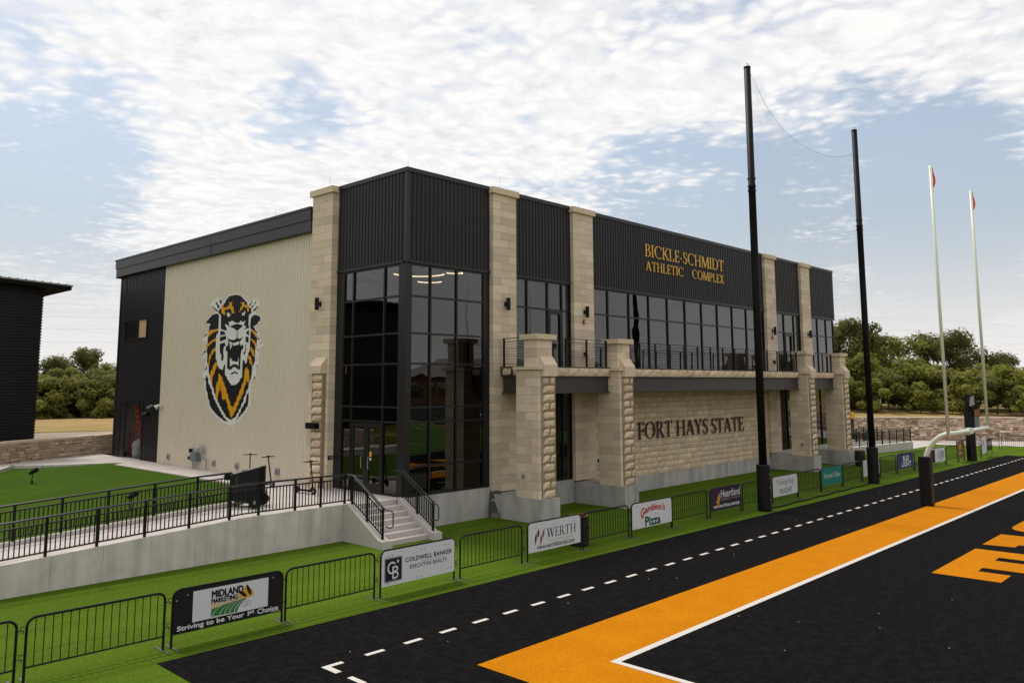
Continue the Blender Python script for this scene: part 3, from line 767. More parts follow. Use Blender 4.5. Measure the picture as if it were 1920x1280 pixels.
# ---- rock faced limestone: five carved shapes shared by all the stones
def rock_mesh(seed, m, nx=4, nz=3):
    rg = random.Random(seed); b = MB(); vs = []
    for j in range(nz + 1):
        for i in range(nx + 1):
            e = i in (0, nx) or j in (0, nz)
            vs.append((i / nx + (0 if e else rg.uniform(-.07, .07)), -(.08 if e else rg.uniform(.45, 1.0)), j / nz + (0 if e else rg.uniform(-.09, .09))))
    fs = [(j * (nx + 1) + i, j * (nx + 1) + i + 1, (j + 1) * (nx + 1) + i + 1, (j + 1) * (nx + 1) + i) for j in range(nz) for i in range(nx)]
    b.add(vs, fs)
    b.add([(0, 0, 0), (1, 0, 0), (1, 0, 1), (0, 0, 1), (0, -.08, 0), (1, -.08, 0), (1, -.08, 1), (0, -.08, 1)], [(0, 1, 5, 4), (1, 2, 6, 5), (2, 3, 7, 6), (3, 0, 4, 7)])
    return b
ROCK = [rock_mesh(40 + i, 'rockface') for i in range(6)]
ROCK_ME = [r.mesh('rock_faced_stone', 'rockface') for r in ROCK]
rockbulk = MB(); rb_count = [0]
rrg = random.Random(11)
def rock(parent, x, y, z, w, d, h, rotz=0, name='rock_faced_stone', many=False):
    k = rrg.randrange(6); fl = rrg.random() < .5
    if many:
        m = ROCK[k]; rockbulk.add([(x + gap + vx * (w - 2 * gap), y + vy * d, z + gap + vz * (h - 2 * gap)) for vx, vy, vz in m.v], m.f); rb_count[0] += 1; return
    link(name, ROCK_ME[k], parent, loc=(x, y, z + gap), rotz=rotz, scale=(w - 2 * gap, d, h - 2 * gap))
fw = bx('limestone_wall', 'mortar', bld, 10.06, 27.18, -.012, .3, .66, 5.2)
nrow = 15; h = (4.60 - .68) / nrow; n_ind = 0
for j in range(nrow):
    x = 10.06; first = True
    while x < 27.17:
        w = rrg.uniform(.42, .66)
        if first: w *= rrg.uniform(.4, 1); first = False
        w = min(w, 27.17 - x)
        if 27.17 - x - w < .2: w = 27.17 - x
        ind = x < 19.9 and n_ind < 296
        rock(fw, x + gap, -.012, .68 + j * h, w, .035 if j > 11 else .052, h, many=not ind); n_ind += ind
        x += w
rb = rockbulk.mesh('rock_faced_stone', 'rockface_bulk'); rnd_attr(rb, 16, 6)
link('rock_faced_stone', rb, fw, kind='stuff')

# ---- outer columns that carry the balcony
for ci, xc in enumerate((4.18, 9.15, 27.22, 32.22)):
    base = MB()
    base.box(xc - .02, xc + .95, -2.64, -.045, 0, .85)
    bo = base.build('column_base', 'concrete_grey', bld)
    lo = bx('balcony_column', 'mortar', bld, xc + .014, xc + .886, -2.436, -1.364, .85, 5.47)
    n = 15; hh = (5.47 - .85) / n
    for i in range(n):
        z0, z1 = .85 + i * hh, .85 + (i + 1) * hh; c = -2.45 + 1.1 * (.30, .58)[i % 2]
        block(lo, xc, xc + .9, -2.45, c, z0, z1, name='column_block'); block(lo, xc, xc + .9, c, -1.35, z0, z1, name='column_block')
    sh = MB(); sh.box(xc - .09, xc + .99, -2.54, -1.26, 5.472, 5.58); sh.build('shelf_stone', 'cap_stone', lo)
    up = bx('upper_column', 'mortar', bld, xc + .05, xc + .88, -2.35, -1.75, 5.58, 6.58)
    for i in range(3):
        z0, z1 = 5.58 + i * .333, 5.58 + (i + 1) * .333; c = xc + .04 + .86 * (.36, .7)[i % 2]
        block(up, xc + .04, c, -2.37, -1.72, z0, z1, name='column_block'); block(up, c, xc + .89, -2.37, -1.72, z0, z1, name='column_block')
    k = MB(); k.box(xc - .08, xc + 1.01, -2.49, -1.60, 6.58, 6.77); k.build('cap_stone', 'cap_stone', up)
    # rock faced buttress with sloped cap on the front
    bt_ = bx('buttress', 'mortar', bld, xc + .19, xc + .885, -2.52, -2.44, .85, 5.2)
    n = 14; hh = (5.22 - .85) / n
    for i in range(n):
        z = .85 + i * hh
        if i % 3 == 1:
            s = .30 + .3 * ((i * 7 + ci) % 3) / 3
            rock(bt_, xc + .17, -2.50, z, s, .07, hh, name='buttress_stone'); rock(bt_, xc + .17 + s, -2.50, z, .73 - s, .07, hh, name='buttress_stone')
        else: rock(bt_, xc + .17, -2.50, z, .73, .075, hh, name='buttress_stone')
    s = MB(); s.prism([(xc + .17, -2.40, 5.225), (xc + .17, -2.62, 5.225), (xc + .17, -2.62, 5.64), (xc + .17, -2.375, 5.96), (xc + .17, -2.36, 5.96), (xc + .17, -2.36, 5.6), (xc + .17, -2.40, 5.6)], (.735, 0, 0))
    s.build('buttress_cap', 'cap_stone', bt_)
# buttress on the left wall pillar
bt_ = bx('buttress', 'mortar', bld, -.42, -.26, 4.42, 5.14, 1.02, 5.4)
n = 14; hh = (5.36 - 1.02) / n
for i in range(n):
    rock(bt_, -.40, 5.16, 1.02 + i * hh, .76, .085, hh, rotz=R(-90), name='buttress_stone')
s = MB(); s.prism([(-.28, 4.40, 5.365), (-.53, 4.40, 5.365), (-.53, 4.40, 5.66), (-.285, 4.40, 5.98), (-.275, 4.40, 5.98)], (0, .76, 0)); s.build('buttress_cap', 'cap_stone', bt_)

# ---- balcony
sl = MB(); sl.box(4.56, 33.1, -2.0, -.03, 5.24, 5.54); sl.box(4.54, 33.15, -2.03, -.02, 5.575, 5.61)
slab = sl.build('balcony_slab', 'steel_bronze', bld)
for x0, x1 in ((5.10, 9.14), (10.06, 27.21), (28.13, 32.21)):
    n = round((x1 - x0) / .72); w = (x1 - x0) / n
    for i in range(n): rock(slab, x0 + i * w + gap, -2.0, 5.24, w, .06, .335, name='edge_stone')
for i in range(2): rock(slab, 4.58, -.22 - i * .57 - gap, 5.24, .57, .06, .335, rotz=R(-90), name='edge_stone')
for x0, x1 in ((5.09, 9.14), (10.06, 27.21), (28.13, 32.21)):
    bm_ = MB(); bm_.box(x0, x1, -1.90, -1.87, 4.63, 5.21); bm_.box(x0, x1, -1.99, -1.78, 4.59, 4.63); bm_.box(x0, x1, -1.99, -1.78, 5.21, 5.24); bm_.build('balcony_beam', 'steel_bronze', bld)
bm_ = MB()
bm_.box(4.66, 4.70, -1.34, -.22, 4.63, 5.21); bm_.box(4.58, 4.78, -1.34, -.22, 4.59, 4.63); bm_.box(4.58, 4.78, -1.34, -.22, 5.21, 5.24)
bm_.build('balcony_beam', 'steel_bronze', bld)
# balcony railing: posts, flat top rail and cables, each a part of the railing
rail = thing('balcony_railing', 'black cable railing with square posts along the stone edged balcony', 'railing', (0, 0, 5.61))
post = MB(); post.box(-.03, .03, -.03, .03, 0, 1.07); post_me = post.mesh('post', 'paint_black')
RY = -1.90
px_ = [4.66]
runs = [(5.16, 9.02), (10.25, 27.1), (28.25, 32.05)]
pp = []
for x0, x1 in runs:
    n = max(1, round((x1 - x0) / 1.24)); pp += [x0 + (x1 - x0) * i / n for i in range(n + 1)]
for x in pp: link('post', post_me, rail, loc=(x, RY, 0))
for y in (-.27, -1.62): link('post', post_me, rail, loc=(4.66, y, 0))
for x0, x1 in runs:
    bx('top_rail', 'paint_black', rail, x0 - .03, x1 + .03, RY - .032, RY + .032, 1.072, 1.095)
    for k in range(10):
        c = MB(); z = .10 + k * .095
        c.tube([(x0, RY, z), (x1, RY, z)], .0075 if k < 9 else .014, 5, cap=False); c.build('cable', 'paint_black_sheen', rail)
bx('top_rail', 'paint_black', rail, 4.63, 4.69, -1.65, -.24, 1.072, 1.095)
for k in range(10):
    c = MB(); z = .10 + k * .095; c.tube([(4.66, -.27, z), (4.66, -1.62, z)], .0075 if k < 9 else .014, 5, cap=False); c.build('cable', 'paint_black_sheen', rail)

# ---- wall lights, strobe, cameras
def sconce(loc, facing, label):
    t = thing('wall_light', label, 'wall light', loc, R(-90) if facing == 'X' else 0, 'up and down lights on the stone pillars')
    b = MB(); b.box(-.06, .06, -.02, 0, -.09, .09); b.box(-.035, .035, -.10, -.02, -.035, .035); b.build('bracket', 'paint_black', t)
    b = MB(); b.lathe([(.075, -.24), (.085, -.22), (.085, .22), (.075, .24)], 12, (0, -.17, 0)); b.build('lamp_body', 'paint_black', t)
sconce((-.27, 4.92, 8.06), 'X', 'black cylinder light on the left corner pillar above its sloped buttress')
for x, w in ((4.83, 'on the pillar right of the tall corner glass'), (9.80, 'on the pillar left of the long balcony window'), (27.85, 'on the pillar just right of the tall near pole'), (32.9, 'on the rightmost stone pillar')):
    sconce((x, -.18, 8.05), 'Y', 'black cylinder light ' + w)
for x, w in ((9.75, 'second front pillar'), (27.8, 'pillar right of the near pole')):
    t = thing('fire_strobe', 'small red alarm strobe under the light on the ' + w, 'alarm', (x, -.18, 7.62))
    b = MB(); b.box(-.07, .07, -.07, 0, -.09, .09); b.build('strobe_box', 'strobe_red', t)
    b = MB(); b.box(-.035, .035, -.10, -.07, -.045, .045); b.build('strobe_lens', 'white_plastic', t)
    t = thing('security_camera', 'small dark dome camera low above the balcony on the ' + w, 'camera', (x + .02, -.18, 6.22))
    b = MB(); b.box(-.06, .06, -.12, 0, -.02, .08); b.build('bracket', 'paint_black', t)
    b = MB(); b.lathe([(.075, 0), (.075, -.04), (.055, -.10), (.02, -.13)], 12, (0, -.10, -.02)); b.build('dome', 'paint_black_sheen', t)
t = thing('wall_speaker_box', 'black flat box lamp on the rock faced buttress of the left pillar', 'lamp', (-.58, 4.78, 3.40))
b = MB(); b.box(-.12, .08, -.32, .32, -.11, .11); b.build('lamp_housing', 'paint_black', t)
b = MB(); b.box(-.10, .06, -.28, .28, -.118, -.112); b.build('lamp_lens', 'sign_grey', t)
t = thing('key_box', 'small black box beside the glass doors on the pillar edge', 'key box', (-.14, 4.24, 2.22))
b = MB(); b.box(-.09, .09, -.05, 0, -.07, .07); b.build('box_body', 'paint_black', t)
b = MB(); b.box(-.06, .06, -.058, -.052, -.02, .04); b.build('key_pad', 'sign_grey', t)
for x, y, w in ((4.165, -1.72, 'left'), (27.205, -2.0, 'right')):
    t = thing('hose_tap', 'small grey outlet low on the %s outer stone column' % w, 'wall outlet', (x, y, 1.62 if w == 'left' else 1.5), R(-90))
    b = MB(); b.lathe([(.085, 0), (.085, .02), (.05, .03)], 12); me = b.v; b.v = [(px, -pz, py) for px, py, pz in me]; b.build('cover_plate', 'galv', t)
    b = MB(); b.box(-.035, .035, -.06, -.03, -.05, .02); b.build('outlet_flap', 'meter_grey', t)
t = thing('hose_tap', 'black outlet box in the stone recess between the two left columns', 'wall outlet', (10.75, -.06, 1.62))
b = MB(); b.box(-.16, .16, -.05, 0, -.16, .16); b.build('cover_plate', 'white_plastic', t); b = MB(); b.lathe([(.09, 0), (.09, .03), (.03, .05)], 12); b.v = [(q[0], -.05 - q[2], q[1]) for q in b.v]; b.build('outlet_flap', 'paint_black', t)

# ---- curved lamps hanging inside the glass corner
for cx_, cy_, z, r, a0, a1, w in ((1.45, 1.05, 9.08, 1.0, 118, -22, 'large'), (3.3, 2.6, 9.08, .52, 112, -18, 'small lower'), (2.4, .1, 9.10, .33, 112, -8, 'small upper right')):
    t = thing('curved_pendant', '%s glowing curved lamp hanging behind the corner glass' % w, 'lamp', (cx_, cy_, z))
    b = MB(); N_ = 20; vs = []
    for k in range(N_ + 1):
        a = R(a0 + (a1 - a0) * k / N_)
        for rr, zz in ((r - .02, -.022), (r + .02, -.022), (r + .02, .022), (r - .02, .022)): vs.append((rr * math.cos(a), rr * math.sin(a), zz))
    b.add(vs, [(k * 4 + j, (k + 1) * 4 + j, (k + 1) * 4 + (j + 1) % 4, k * 4 + (j + 1) % 4) for k in range(N_) for j in range(4)])
    b.build('lamp_tube', 'lamp_warm', t)
    b = MB()
    for k in (2, 18):
        a = R(a0 + (a1 - a0) * k / N_); b.tube([(r * math.cos(a), r * math.sin(a), .022), (r * math.cos(a), r * math.sin(a), 9.32 - z)], .006, 4)
    b.build('cable', 'paint_black', t)
# ================================================================== EMBLEM AND LETTERING
EMBLEM = {
 'white': [
  [(12.212,9.097),(11.578,8.934),(11.241,8.716),(11.007,8.555),(10.945,8.582),(10.735,8.710),(10.205,8.670),(10.003,8.390),(10.415,8.152),(10.283,8.018),(9.849,7.898),(9.867,7.729),(10.098,7.556),(10.368,7.476),(10.173,7.311),(9.977,7.116),(9.805,6.801),(9.553,6.624),(9.936,6.514),(9.858,6.266),(10.034,6.179),(9.988,5.963),(9.878,5.671),(10.121,5.690),(10.197,5.703),(10.020,5.142),(10.404,5.331),(10.605,4.863),(10.574,4.115),(10.859,3.807),(11.449,3.369),(12.218,3.132),(13.092,3.273),(14.242,3.762),(14.581,4.207),(14.891,4.761),(14.991,5.245),(15.215,5.375),(15.021,5.680),(14.927,5.935),(14.851,6.102),(14.918,6.238),(15.471,6.251),(15.032,6.679),(14.944,6.913),(15.481,7.138),(14.990,7.406),(14.801,7.533),(14.735,7.801),(15.252,7.854),(14.664,8.221),(14.031,8.334),(14.743,8.685),(14.337,8.979),(13.846,9.043),(13.439,8.778),(13.144,8.956),(12.746,9.082)],
 ],
 'black': [
  [(12.206,9.023),(11.740,8.938),(11.536,8.802),(11.268,8.654),(11.063,8.464),(10.831,8.305),(10.693,8.122),(10.906,8.041),(10.972,7.871),(10.971,7.633),(10.862,7.439),(11.302,7.397),(11.912,7.363),(12.690,7.562),(12.879,7.392),(13.506,7.521),(13.541,8.136),(13.707,8.246),(13.890,8.341),(13.590,8.506),(13.261,8.716),(13.070,8.884),(12.807,9.005)],
  [(13.920,8.276),(13.751,8.149),(13.734,7.549),(14.709,7.512),(14.629,7.829),(15.107,7.880),(14.795,8.059),(14.414,8.239)],
  [(10.560,8.004),(10.156,7.948),(9.936,7.857),(9.958,7.734),(10.251,7.564),(10.507,7.484),(10.357,7.320),(10.133,7.185),(10.193,7.165),(10.798,7.420),(10.838,7.532),(10.811,7.814)],
  [(14.598,8.692),(14.339,8.607),(13.859,8.390),(13.962,8.354),(14.333,8.538)],
  [(14.241,8.904),(14.035,8.788),(13.737,8.599),(13.796,8.469),(13.985,8.616)],
  [(13.840,8.975),(13.620,8.858),(13.506,8.750),(13.602,8.657),(13.718,8.782)],
  [(10.700,8.660),(10.677,8.563),(10.902,8.421),(10.936,8.455)],
  [(10.325,8.624),(10.321,8.569),(10.589,8.415),(10.734,8.267),(10.801,8.319),(10.562,8.476)],
  [(10.155,8.377),(10.152,8.338),(10.539,8.144),(10.635,8.181),(10.485,8.266)],
  [(14.743,7.497),(14.825,7.196),(14.835,6.909),(14.886,6.675),(14.824,6.403),(14.757,6.066),(14.590,5.812),(14.508,5.495),(14.193,5.013),(13.797,4.465),(13.564,4.219),(13.142,3.857),(12.651,3.504),(12.239,3.394),(11.852,3.524),(11.532,3.817),(11.222,4.200),(11.008,4.533),(10.748,4.887),(10.629,5.192),(10.501,5.379),(10.481,5.755),(10.262,5.969),(10.289,6.355),(10.205,6.894),(10.187,7.079),(10.730,7.338),(10.742,7.072),(10.771,6.604),(10.899,6.217),(11.061,5.861),(11.330,6.071),(11.358,5.600),(11.402,5.293),(11.677,5.055),(11.963,4.935),(12.313,4.936),(12.634,5.156),(12.966,5.453),(12.995,5.799),(13.026,5.899),(13.173,5.625),(13.593,5.713),(13.873,6.129),(13.959,6.711),(13.932,7.208),(13.714,7.514)],
  [(13.499,7.438),(13.149,7.372),(13.037,7.252),(13.585,7.227),(13.563,7.375)],
  [(13.612,7.145),(13.031,7.186),(13.018,7.022),(13.594,6.930)],
  [(13.550,6.829),(13.075,6.894),(13.029,6.745),(13.223,6.621),(13.238,6.392),(13.090,6.258),(13.243,6.050),(13.348,6.068),(13.400,6.282),(13.522,6.499)],
  [(10.854,7.328),(10.869,7.093),(11.128,7.199),(11.043,7.321)],
  [(11.184,7.091),(10.896,7.031),(10.879,6.811),(11.003,6.784),(11.200,6.886)],
  [(11.096,6.756),(11.058,6.456),(11.250,6.273),(11.317,6.322),(11.171,6.491),(11.190,6.744)],
  [(12.753,7.093),(12.645,7.007),(12.375,6.964),(12.144,6.971),(11.954,7.060),(11.721,6.986),(11.405,7.069),(11.524,6.946),(11.681,6.889),(11.634,6.696),(11.443,6.721),(11.308,6.622),(11.458,6.500),(11.566,6.234),(11.556,5.681),(11.679,5.604),(11.880,5.686),(12.148,5.770),(12.400,5.630),(12.599,5.617),(12.811,5.749),(12.836,6.462),(13.012,6.549),(12.955,6.677),(12.791,6.737),(12.812,6.998)],
  [(12.455,5.447),(12.111,5.541),(11.961,5.539),(11.654,5.403),(11.904,5.441),(12.056,5.479),(12.400,5.386)],
  [(14.780,5.473),(14.656,5.319),(14.519,5.014),(14.225,4.762),(13.974,4.364),(13.687,4.119),(13.291,3.781),(12.905,3.497),(12.508,3.303),(12.840,3.329),(13.533,3.555),(14.200,3.887),(14.513,4.359),(14.781,4.888),(14.867,5.219)],
  [(10.733,4.675),(10.687,4.371),(10.737,4.090),(11.049,3.803),(11.743,3.384),(11.562,3.579),(11.297,3.916),(10.939,4.251),(10.865,4.534)],
  [(15.373,7.176),(15.091,7.309),(14.879,7.393),(14.854,7.316),(15.121,7.242)],
  [(15.366,6.316),(15.125,6.496),(14.937,6.643),(14.910,6.541),(15.152,6.396)],
  [(15.006,5.526),(14.813,5.830),(14.703,5.828),(14.801,5.702)],
  [(10.091,7.013),(9.931,6.883),(10.052,6.888)],
  [(9.924,6.790),(9.737,6.691),(9.859,6.711)],
  [(10.117,6.505),(9.956,6.376),(10.081,6.426)],
  [(10.239,6.076),(10.140,5.966),(10.198,5.922)],
  [(10.132,5.843),(9.970,5.703),(10.095,5.751)],
  [(10.312,5.354),(10.161,5.189),(10.256,5.213)],
 ],
 'gold': [
  [(13.463,8.647),(13.312,8.504),(13.038,8.502),(12.808,8.601),(12.853,8.736),(12.445,8.674),(12.574,8.618),(12.393,8.442),(12.239,8.171),(12.472,8.186),(12.693,8.429),(13.063,8.388),(13.236,8.416),(13.225,8.283),(13.142,8.112),(13.500,8.267),(13.520,8.501)],
  [(11.716,8.622),(11.459,8.643),(11.387,8.534),(11.159,8.470),(10.968,8.457),(10.927,8.327),(11.040,8.144),(11.149,8.342),(11.475,8.428),(11.563,8.306),(11.912,8.199),(11.728,8.349),(11.611,8.518)],
  [(14.764,7.329),(14.740,7.463),(14.279,7.525),(13.785,7.526),(13.813,7.453),(14.267,7.390),(14.752,7.193)],
  [(14.858,6.573),(14.880,6.810),(14.377,7.026),(13.962,7.143),(13.949,6.993),(14.298,6.940),(14.677,6.769)],
  [(14.662,5.813),(14.628,6.230),(14.267,6.588),(13.992,6.679),(13.948,6.578),(14.249,6.388),(14.475,6.127),(14.518,5.811)],
  [(14.474,5.419),(14.200,5.693),(14.056,5.892),(13.826,6.014),(13.787,5.862),(13.871,5.613),(14.115,5.340),(14.142,5.038),(14.374,5.216)],
  [(13.571,5.509),(13.267,5.332),(12.866,4.863),(12.291,4.042),(12.132,3.924),(11.810,4.241),(11.546,4.625),(11.239,5.053),(11.174,5.481),(11.003,5.764),(10.747,5.523),(10.676,5.193),(10.801,4.958),(10.942,5.265),(11.039,4.958),(11.247,4.531),(11.516,4.244),(11.780,3.859),(12.194,3.455),(12.476,3.846),(12.770,4.326),(13.020,4.250),(13.194,4.469),(13.340,4.962),(13.507,4.467),(13.566,4.244),(13.819,4.415),(13.755,4.888),(13.571,5.211)],
  [(10.764,7.371),(10.477,7.279),(10.283,7.145),(10.060,6.996),(10.210,6.972),(10.470,7.169),(10.759,7.308)],
  [(10.704,6.976),(10.323,6.837),(10.157,6.645),(10.275,6.587),(10.505,6.797),(10.698,6.898)],
  [(10.677,6.600),(10.418,6.437),(10.306,6.155),(10.462,6.190),(10.697,6.445)],
  [(10.838,6.247),(10.679,6.196),(10.472,5.896),(10.521,5.727),(10.720,5.901),(10.893,6.139)],
 ],
 'white2': [
  [(12.848,7.849),(12.574,7.784),(12.480,7.861),(12.274,7.784),(12.005,7.713),(11.778,7.725),(11.622,7.812),(11.535,7.728),(11.235,7.775),(11.347,7.574),(11.168,7.525),(11.302,7.397),(11.903,7.242),(12.600,7.273),(12.878,7.384),(13.028,7.563),(13.111,7.732),(12.763,7.631),(12.624,7.575),(12.701,7.693)],
  [(13.000,8.252),(12.847,8.242),(12.769,8.123),(12.676,8.215),(12.634,8.114),(12.795,8.018),(12.972,8.118)],
  [(11.585,8.179),(11.454,8.138),(11.365,8.245),(11.268,8.222),(11.261,8.126),(11.412,8.016),(11.558,8.033)],
  [(12.671,6.911),(12.434,6.869),(12.363,6.818),(12.424,6.756),(12.473,6.532),(12.584,6.665)],
  [(12.330,6.817),(11.746,6.891),(11.702,6.746),(12.254,6.702)],
  [(12.511,6.178),(12.299,6.013),(11.837,5.971),(11.689,6.158),(11.691,5.762),(11.893,5.861),(12.221,5.867),(12.478,5.776)],
  [(11.630,6.855),(11.418,6.815),(11.443,6.721),(11.565,6.630)],
 ],
 'black2': [
  [(12.624,7.575),(12.330,7.658),(11.970,7.679),(11.608,7.620),(11.410,7.561),(11.693,7.464),(11.913,7.371),(12.012,7.383),(12.284,7.493)],
  [(11.964,7.397),(11.899,7.394),(11.888,7.049),(11.947,7.051)],
 ],
}
emb = thing('wall_emblem', 'painted roaring tiger head in black gold and white on the cream ribbed wall', 'emblem', (0, 0, 0))
def ribx(a, pitch=.2, depth=.03, duty=.42):
    t = (a / pitch) % 1.0; lo, hi = .5 - duty / 2, .5 + duty / 2
    if t < lo - .08 or t > hi + .08: return 0
    if t < lo: return -depth * (t - lo + .08) / .08
    if t > hi: return -depth * (hi + .08 - t) / .08
    return -depth
def decal(name, polys, m, lift):
    bm = bmesh.new()
    for P in polys:
        vs_ = [bm.verts.new((0, y, z)) for y, z in P]
        for tr_ in tessellate_polygon([[Vector((y, z, 0)) for y, z in P]]): bm.faces.new([vs_[i] for i in tr_])
    ys = [v.co.y for v in bm.verts]
    k = math.floor(min(ys) / .2)
    while k * .2 < max(ys):
        for t in (.21, .29, .71, .79):
            bmesh.ops.bisect_plane(bm, geom=bm.verts[:] + bm.edges[:] + bm.faces[:], plane_co=(0, (k + t) * .2, 0), plane_no=(0, 1, 0), dist=1e-5)
        k += 1
    for v in bm.verts: v.co.x = ribx(v.co.y) - lift
    me = bpy.data.meshes.new(name); bm.to_mesh(me); bm.free(); me.materials.append(MATS[m])
    link(name, me, emb)
decal('backing', EMBLEM['white'], 'emblem_white', .004)
decal('stripe', EMBLEM['black'], 'emblem_black', .008)
decal('fur', EMBLEM['gold'], 'emblem_gold', .012)
decal('muzzle', EMBLEM['white2'], 'emblem_white', .012)
decal('nose', EMBLEM['black2'], 'emblem_black', .016)

t = thing('wall_lettering', 'large gold serif letters in two lines on the dark ribbed parapet', 'lettering')
serif_raised('BICKLE-SCHMIDT', 14.75, 22.45, 11.10, 11.71, -.04, .03, 'gold_letter', t, gap=.05)
serif_raised('ATHLETIC', 14.82, 18.22, 10.41, 10.88, -.04, .03, 'gold_letter', t)
serif_raised('COMPLEX', 19.08, 22.40, 10.41, 10.88, -.04, .03, 'gold_letter', t)
t = thing('wall_lettering', 'dark brown serif letters on the limestone wall under the balcony', 'lettering')
serif_raised('FORT', 13.78, 16.72, 2.37, 3.15, -.09, .03, 'brown_letter', t, gap=.05)
serif_raised('HAYS', 17.08, 20.15, 2.37, 3.13, -.09, .03, 'brown_letter', t, gap=.02)
serif_raised('STATE', 20.46, 24.0, 2.35, 3.11, -.09, .03, 'brown_letter', t, gap=.05)
# ================================================================== RAMP WALL, STAIRS, RAILINGS
rw = thing('ramp_wall', 'long pale concrete retaining wall sloping down beside the entrance ramp', 'wall')
core = MB()
xsr = [-2.37, -5.7, -8, -10.5, -13, -16, -20, -24]
vs = []
for x in xsr:
    for y, z in ((.112, -.05), (.40, -.05), (.40, H(x) - .01), (.112, H(x) - .01)): vs.append((x, y, z))
core.add(vs, [(i * 4 + j, i * 4 + (j + 1) % 4, (i + 1) * 4 + (j + 1) % 4, (i + 1) * 4 + j) for i in range(len(xsr) - 1) for j in range(4)] + [(0, 3, 2, 1)])
core.build('wall_core', 'mortar', rw)
xa = -2.36
k = 0
while xa > -23.5:
    xb = xa - 1.21
    b = MB(); g_ = .003
    xs_ = [xa - g_] + ([-5.7] if xb < -5.7 < xa else []) + [xb + g_]
    for c, d in zip(xs_, xs_[1:]):
        b.add([(c, .10, -.05), (d, .10, -.05), (d, .42, -.05), (c, .42, -.05), (c, .10, H(c)), (d, .10, H(d)), (d, .42, H(d)), (c, .42, H(c))],
              [(0, 1, 2, 3), (4, 7, 6, 5), (0, 4, 5, 1), (1, 5, 6, 2), (2, 6, 7, 3), (3, 7, 4, 0)])
    b.build('wall_panel', 'concrete', rw); xa = xb; k += 1
st = thing('entrance_stairs', 'concrete steps with sloping side walls up to the glass entrance', 'stairs')
for i in range(7):
    if i == 0: bx('step', 'concrete_walk', st, -2.0, -.302, -.0195, .30, -.02, 1.094)
    else: bx('step', 'concrete_walk', st, -2.0, -.302, -.02 - .272 * i, -.02 - .272 * (i - 1) - .001, -.02, 1.095 - .157 * i)
for x0, x1, nm in ((-2.36, -2.0, 'left'), (-.30, .015, 'right')):
    b = MB(); b.prism([(x0, .098 if nm == 'left' else -.045, -.03), (x0, .098 if nm == 'left' else -.045, 1.16), (x0, -.12, 1.16), (x0, -1.74, .25), (x0, -1.98, .23), (x0, -1.98, -.03)], (x1 - x0, 0, 0))
    b.build('side_wall', 'concrete_walk', st)
# small retaining wall along the upper pavement
t = thing('lawn_wall', 'low bent concrete wall holding the pavement behind the lawn', 'wall')
pts = [(-8.2, 19.2), (-5.55, 23.8), (-4.35, 22.72), (-1.0, 21.15)]
for (x0, y0), (x1, y1) in zip(pts, pts[1:]):
    d = Vector((x1 - x0, y1 - y0)).normalized(); n = Vector((d.y, -d.x))
    b = MB(); b.prism([(x0, y0, .3), (x1, y1, .3), (x1 + n.x * .2, y1 + n.y * .2, .3), (x0 + n.x * .2, y0 + n.y * .2, .3)], (0, 0, .75)); b.build('wall_panel', 'concrete', t)

# picket railings: every post, rail and picket is a part
def pickets(root, pts, hts, post_at, top=.93, mid=.78, bot=.10, space=.112, m='paint_black'):
    """pts: polyline (x,y,z of the footing); runs along straight pieces"""
    pk = MB(); pk.box(-.012, .012, -.012, .012, 0, 1); pk_me = pk.mesh('picket', m)
    ps = MB(); ps.box(-.030, .030, -.030, .030, 0, 1); ps_me = ps.mesh('post', m)
    for (a, c) in zip(pts, pts[1:]):
        a = Vector(a); c = Vector(c); L = (c - a).length; Lh = Vector((c.x - a.x, c.y - a.y)).length
        for hh, r in ((top, .029), (mid, .022), (bot, .022)):
            b = MB(); b.tube([(a.x, a.y, a.z + hh), (c.x, c.y, c.z + hh)], r, 6); b.build('rail', 'paint_black_sheen' if hh == top else m, root)
        n = round(Lh / space)
        for i in range(1, n):
            p = a.lerp(c, i / n)
            link('picket', pk_me, root, loc=(p.x, p.y, p.z + bot), scale=(1, 1, mid - bot))
    for p in post_at:
        link('post', ps_me, root, loc=(p[0], p[1], p[2] - .02), scale=(1, 1, top + .02))
rt = thing('ramp_railing', 'black picket railing along the outer ramp wall above the lower turf', 'railing')
pxs = [-2.25, -3.15, -4.06, -5.28, -6.19, -7.37, -8.57, -9.76, -10.94, -12.1, -13.3, -14.5, -15.7, -16.9, -18.1, -19.3, -20.5, -21.7, -22.9]
pickets(rt, [(-2.25, .2, 1.13), (-5.7, .2, 1.13), (-22.9, .2, H(-22.9))], None, [(x, .2, H(x)) for x in pxs])
rt = thing('ramp_railing', 'black picket railing on the lawn side kerb of the ramp', 'railing')
pxs = [-4.95, -6.1, -7.4, -8.7, -9.9, -11.05, -12.3, -13.5, -14.7, -15.9, -17.1, -18.3, -19.5, -20.7, -21.9]
pickets(rt, [(-4.95, 2.55, H(-4.95) + .1), (-6.1, 2.45, H(-6.1) + .1), (-21.9, 2.43, H(-21.9) + .1)], None, [(x, 2.44 if x < -6 else 2.55, H(x) + .1) for x in pxs])
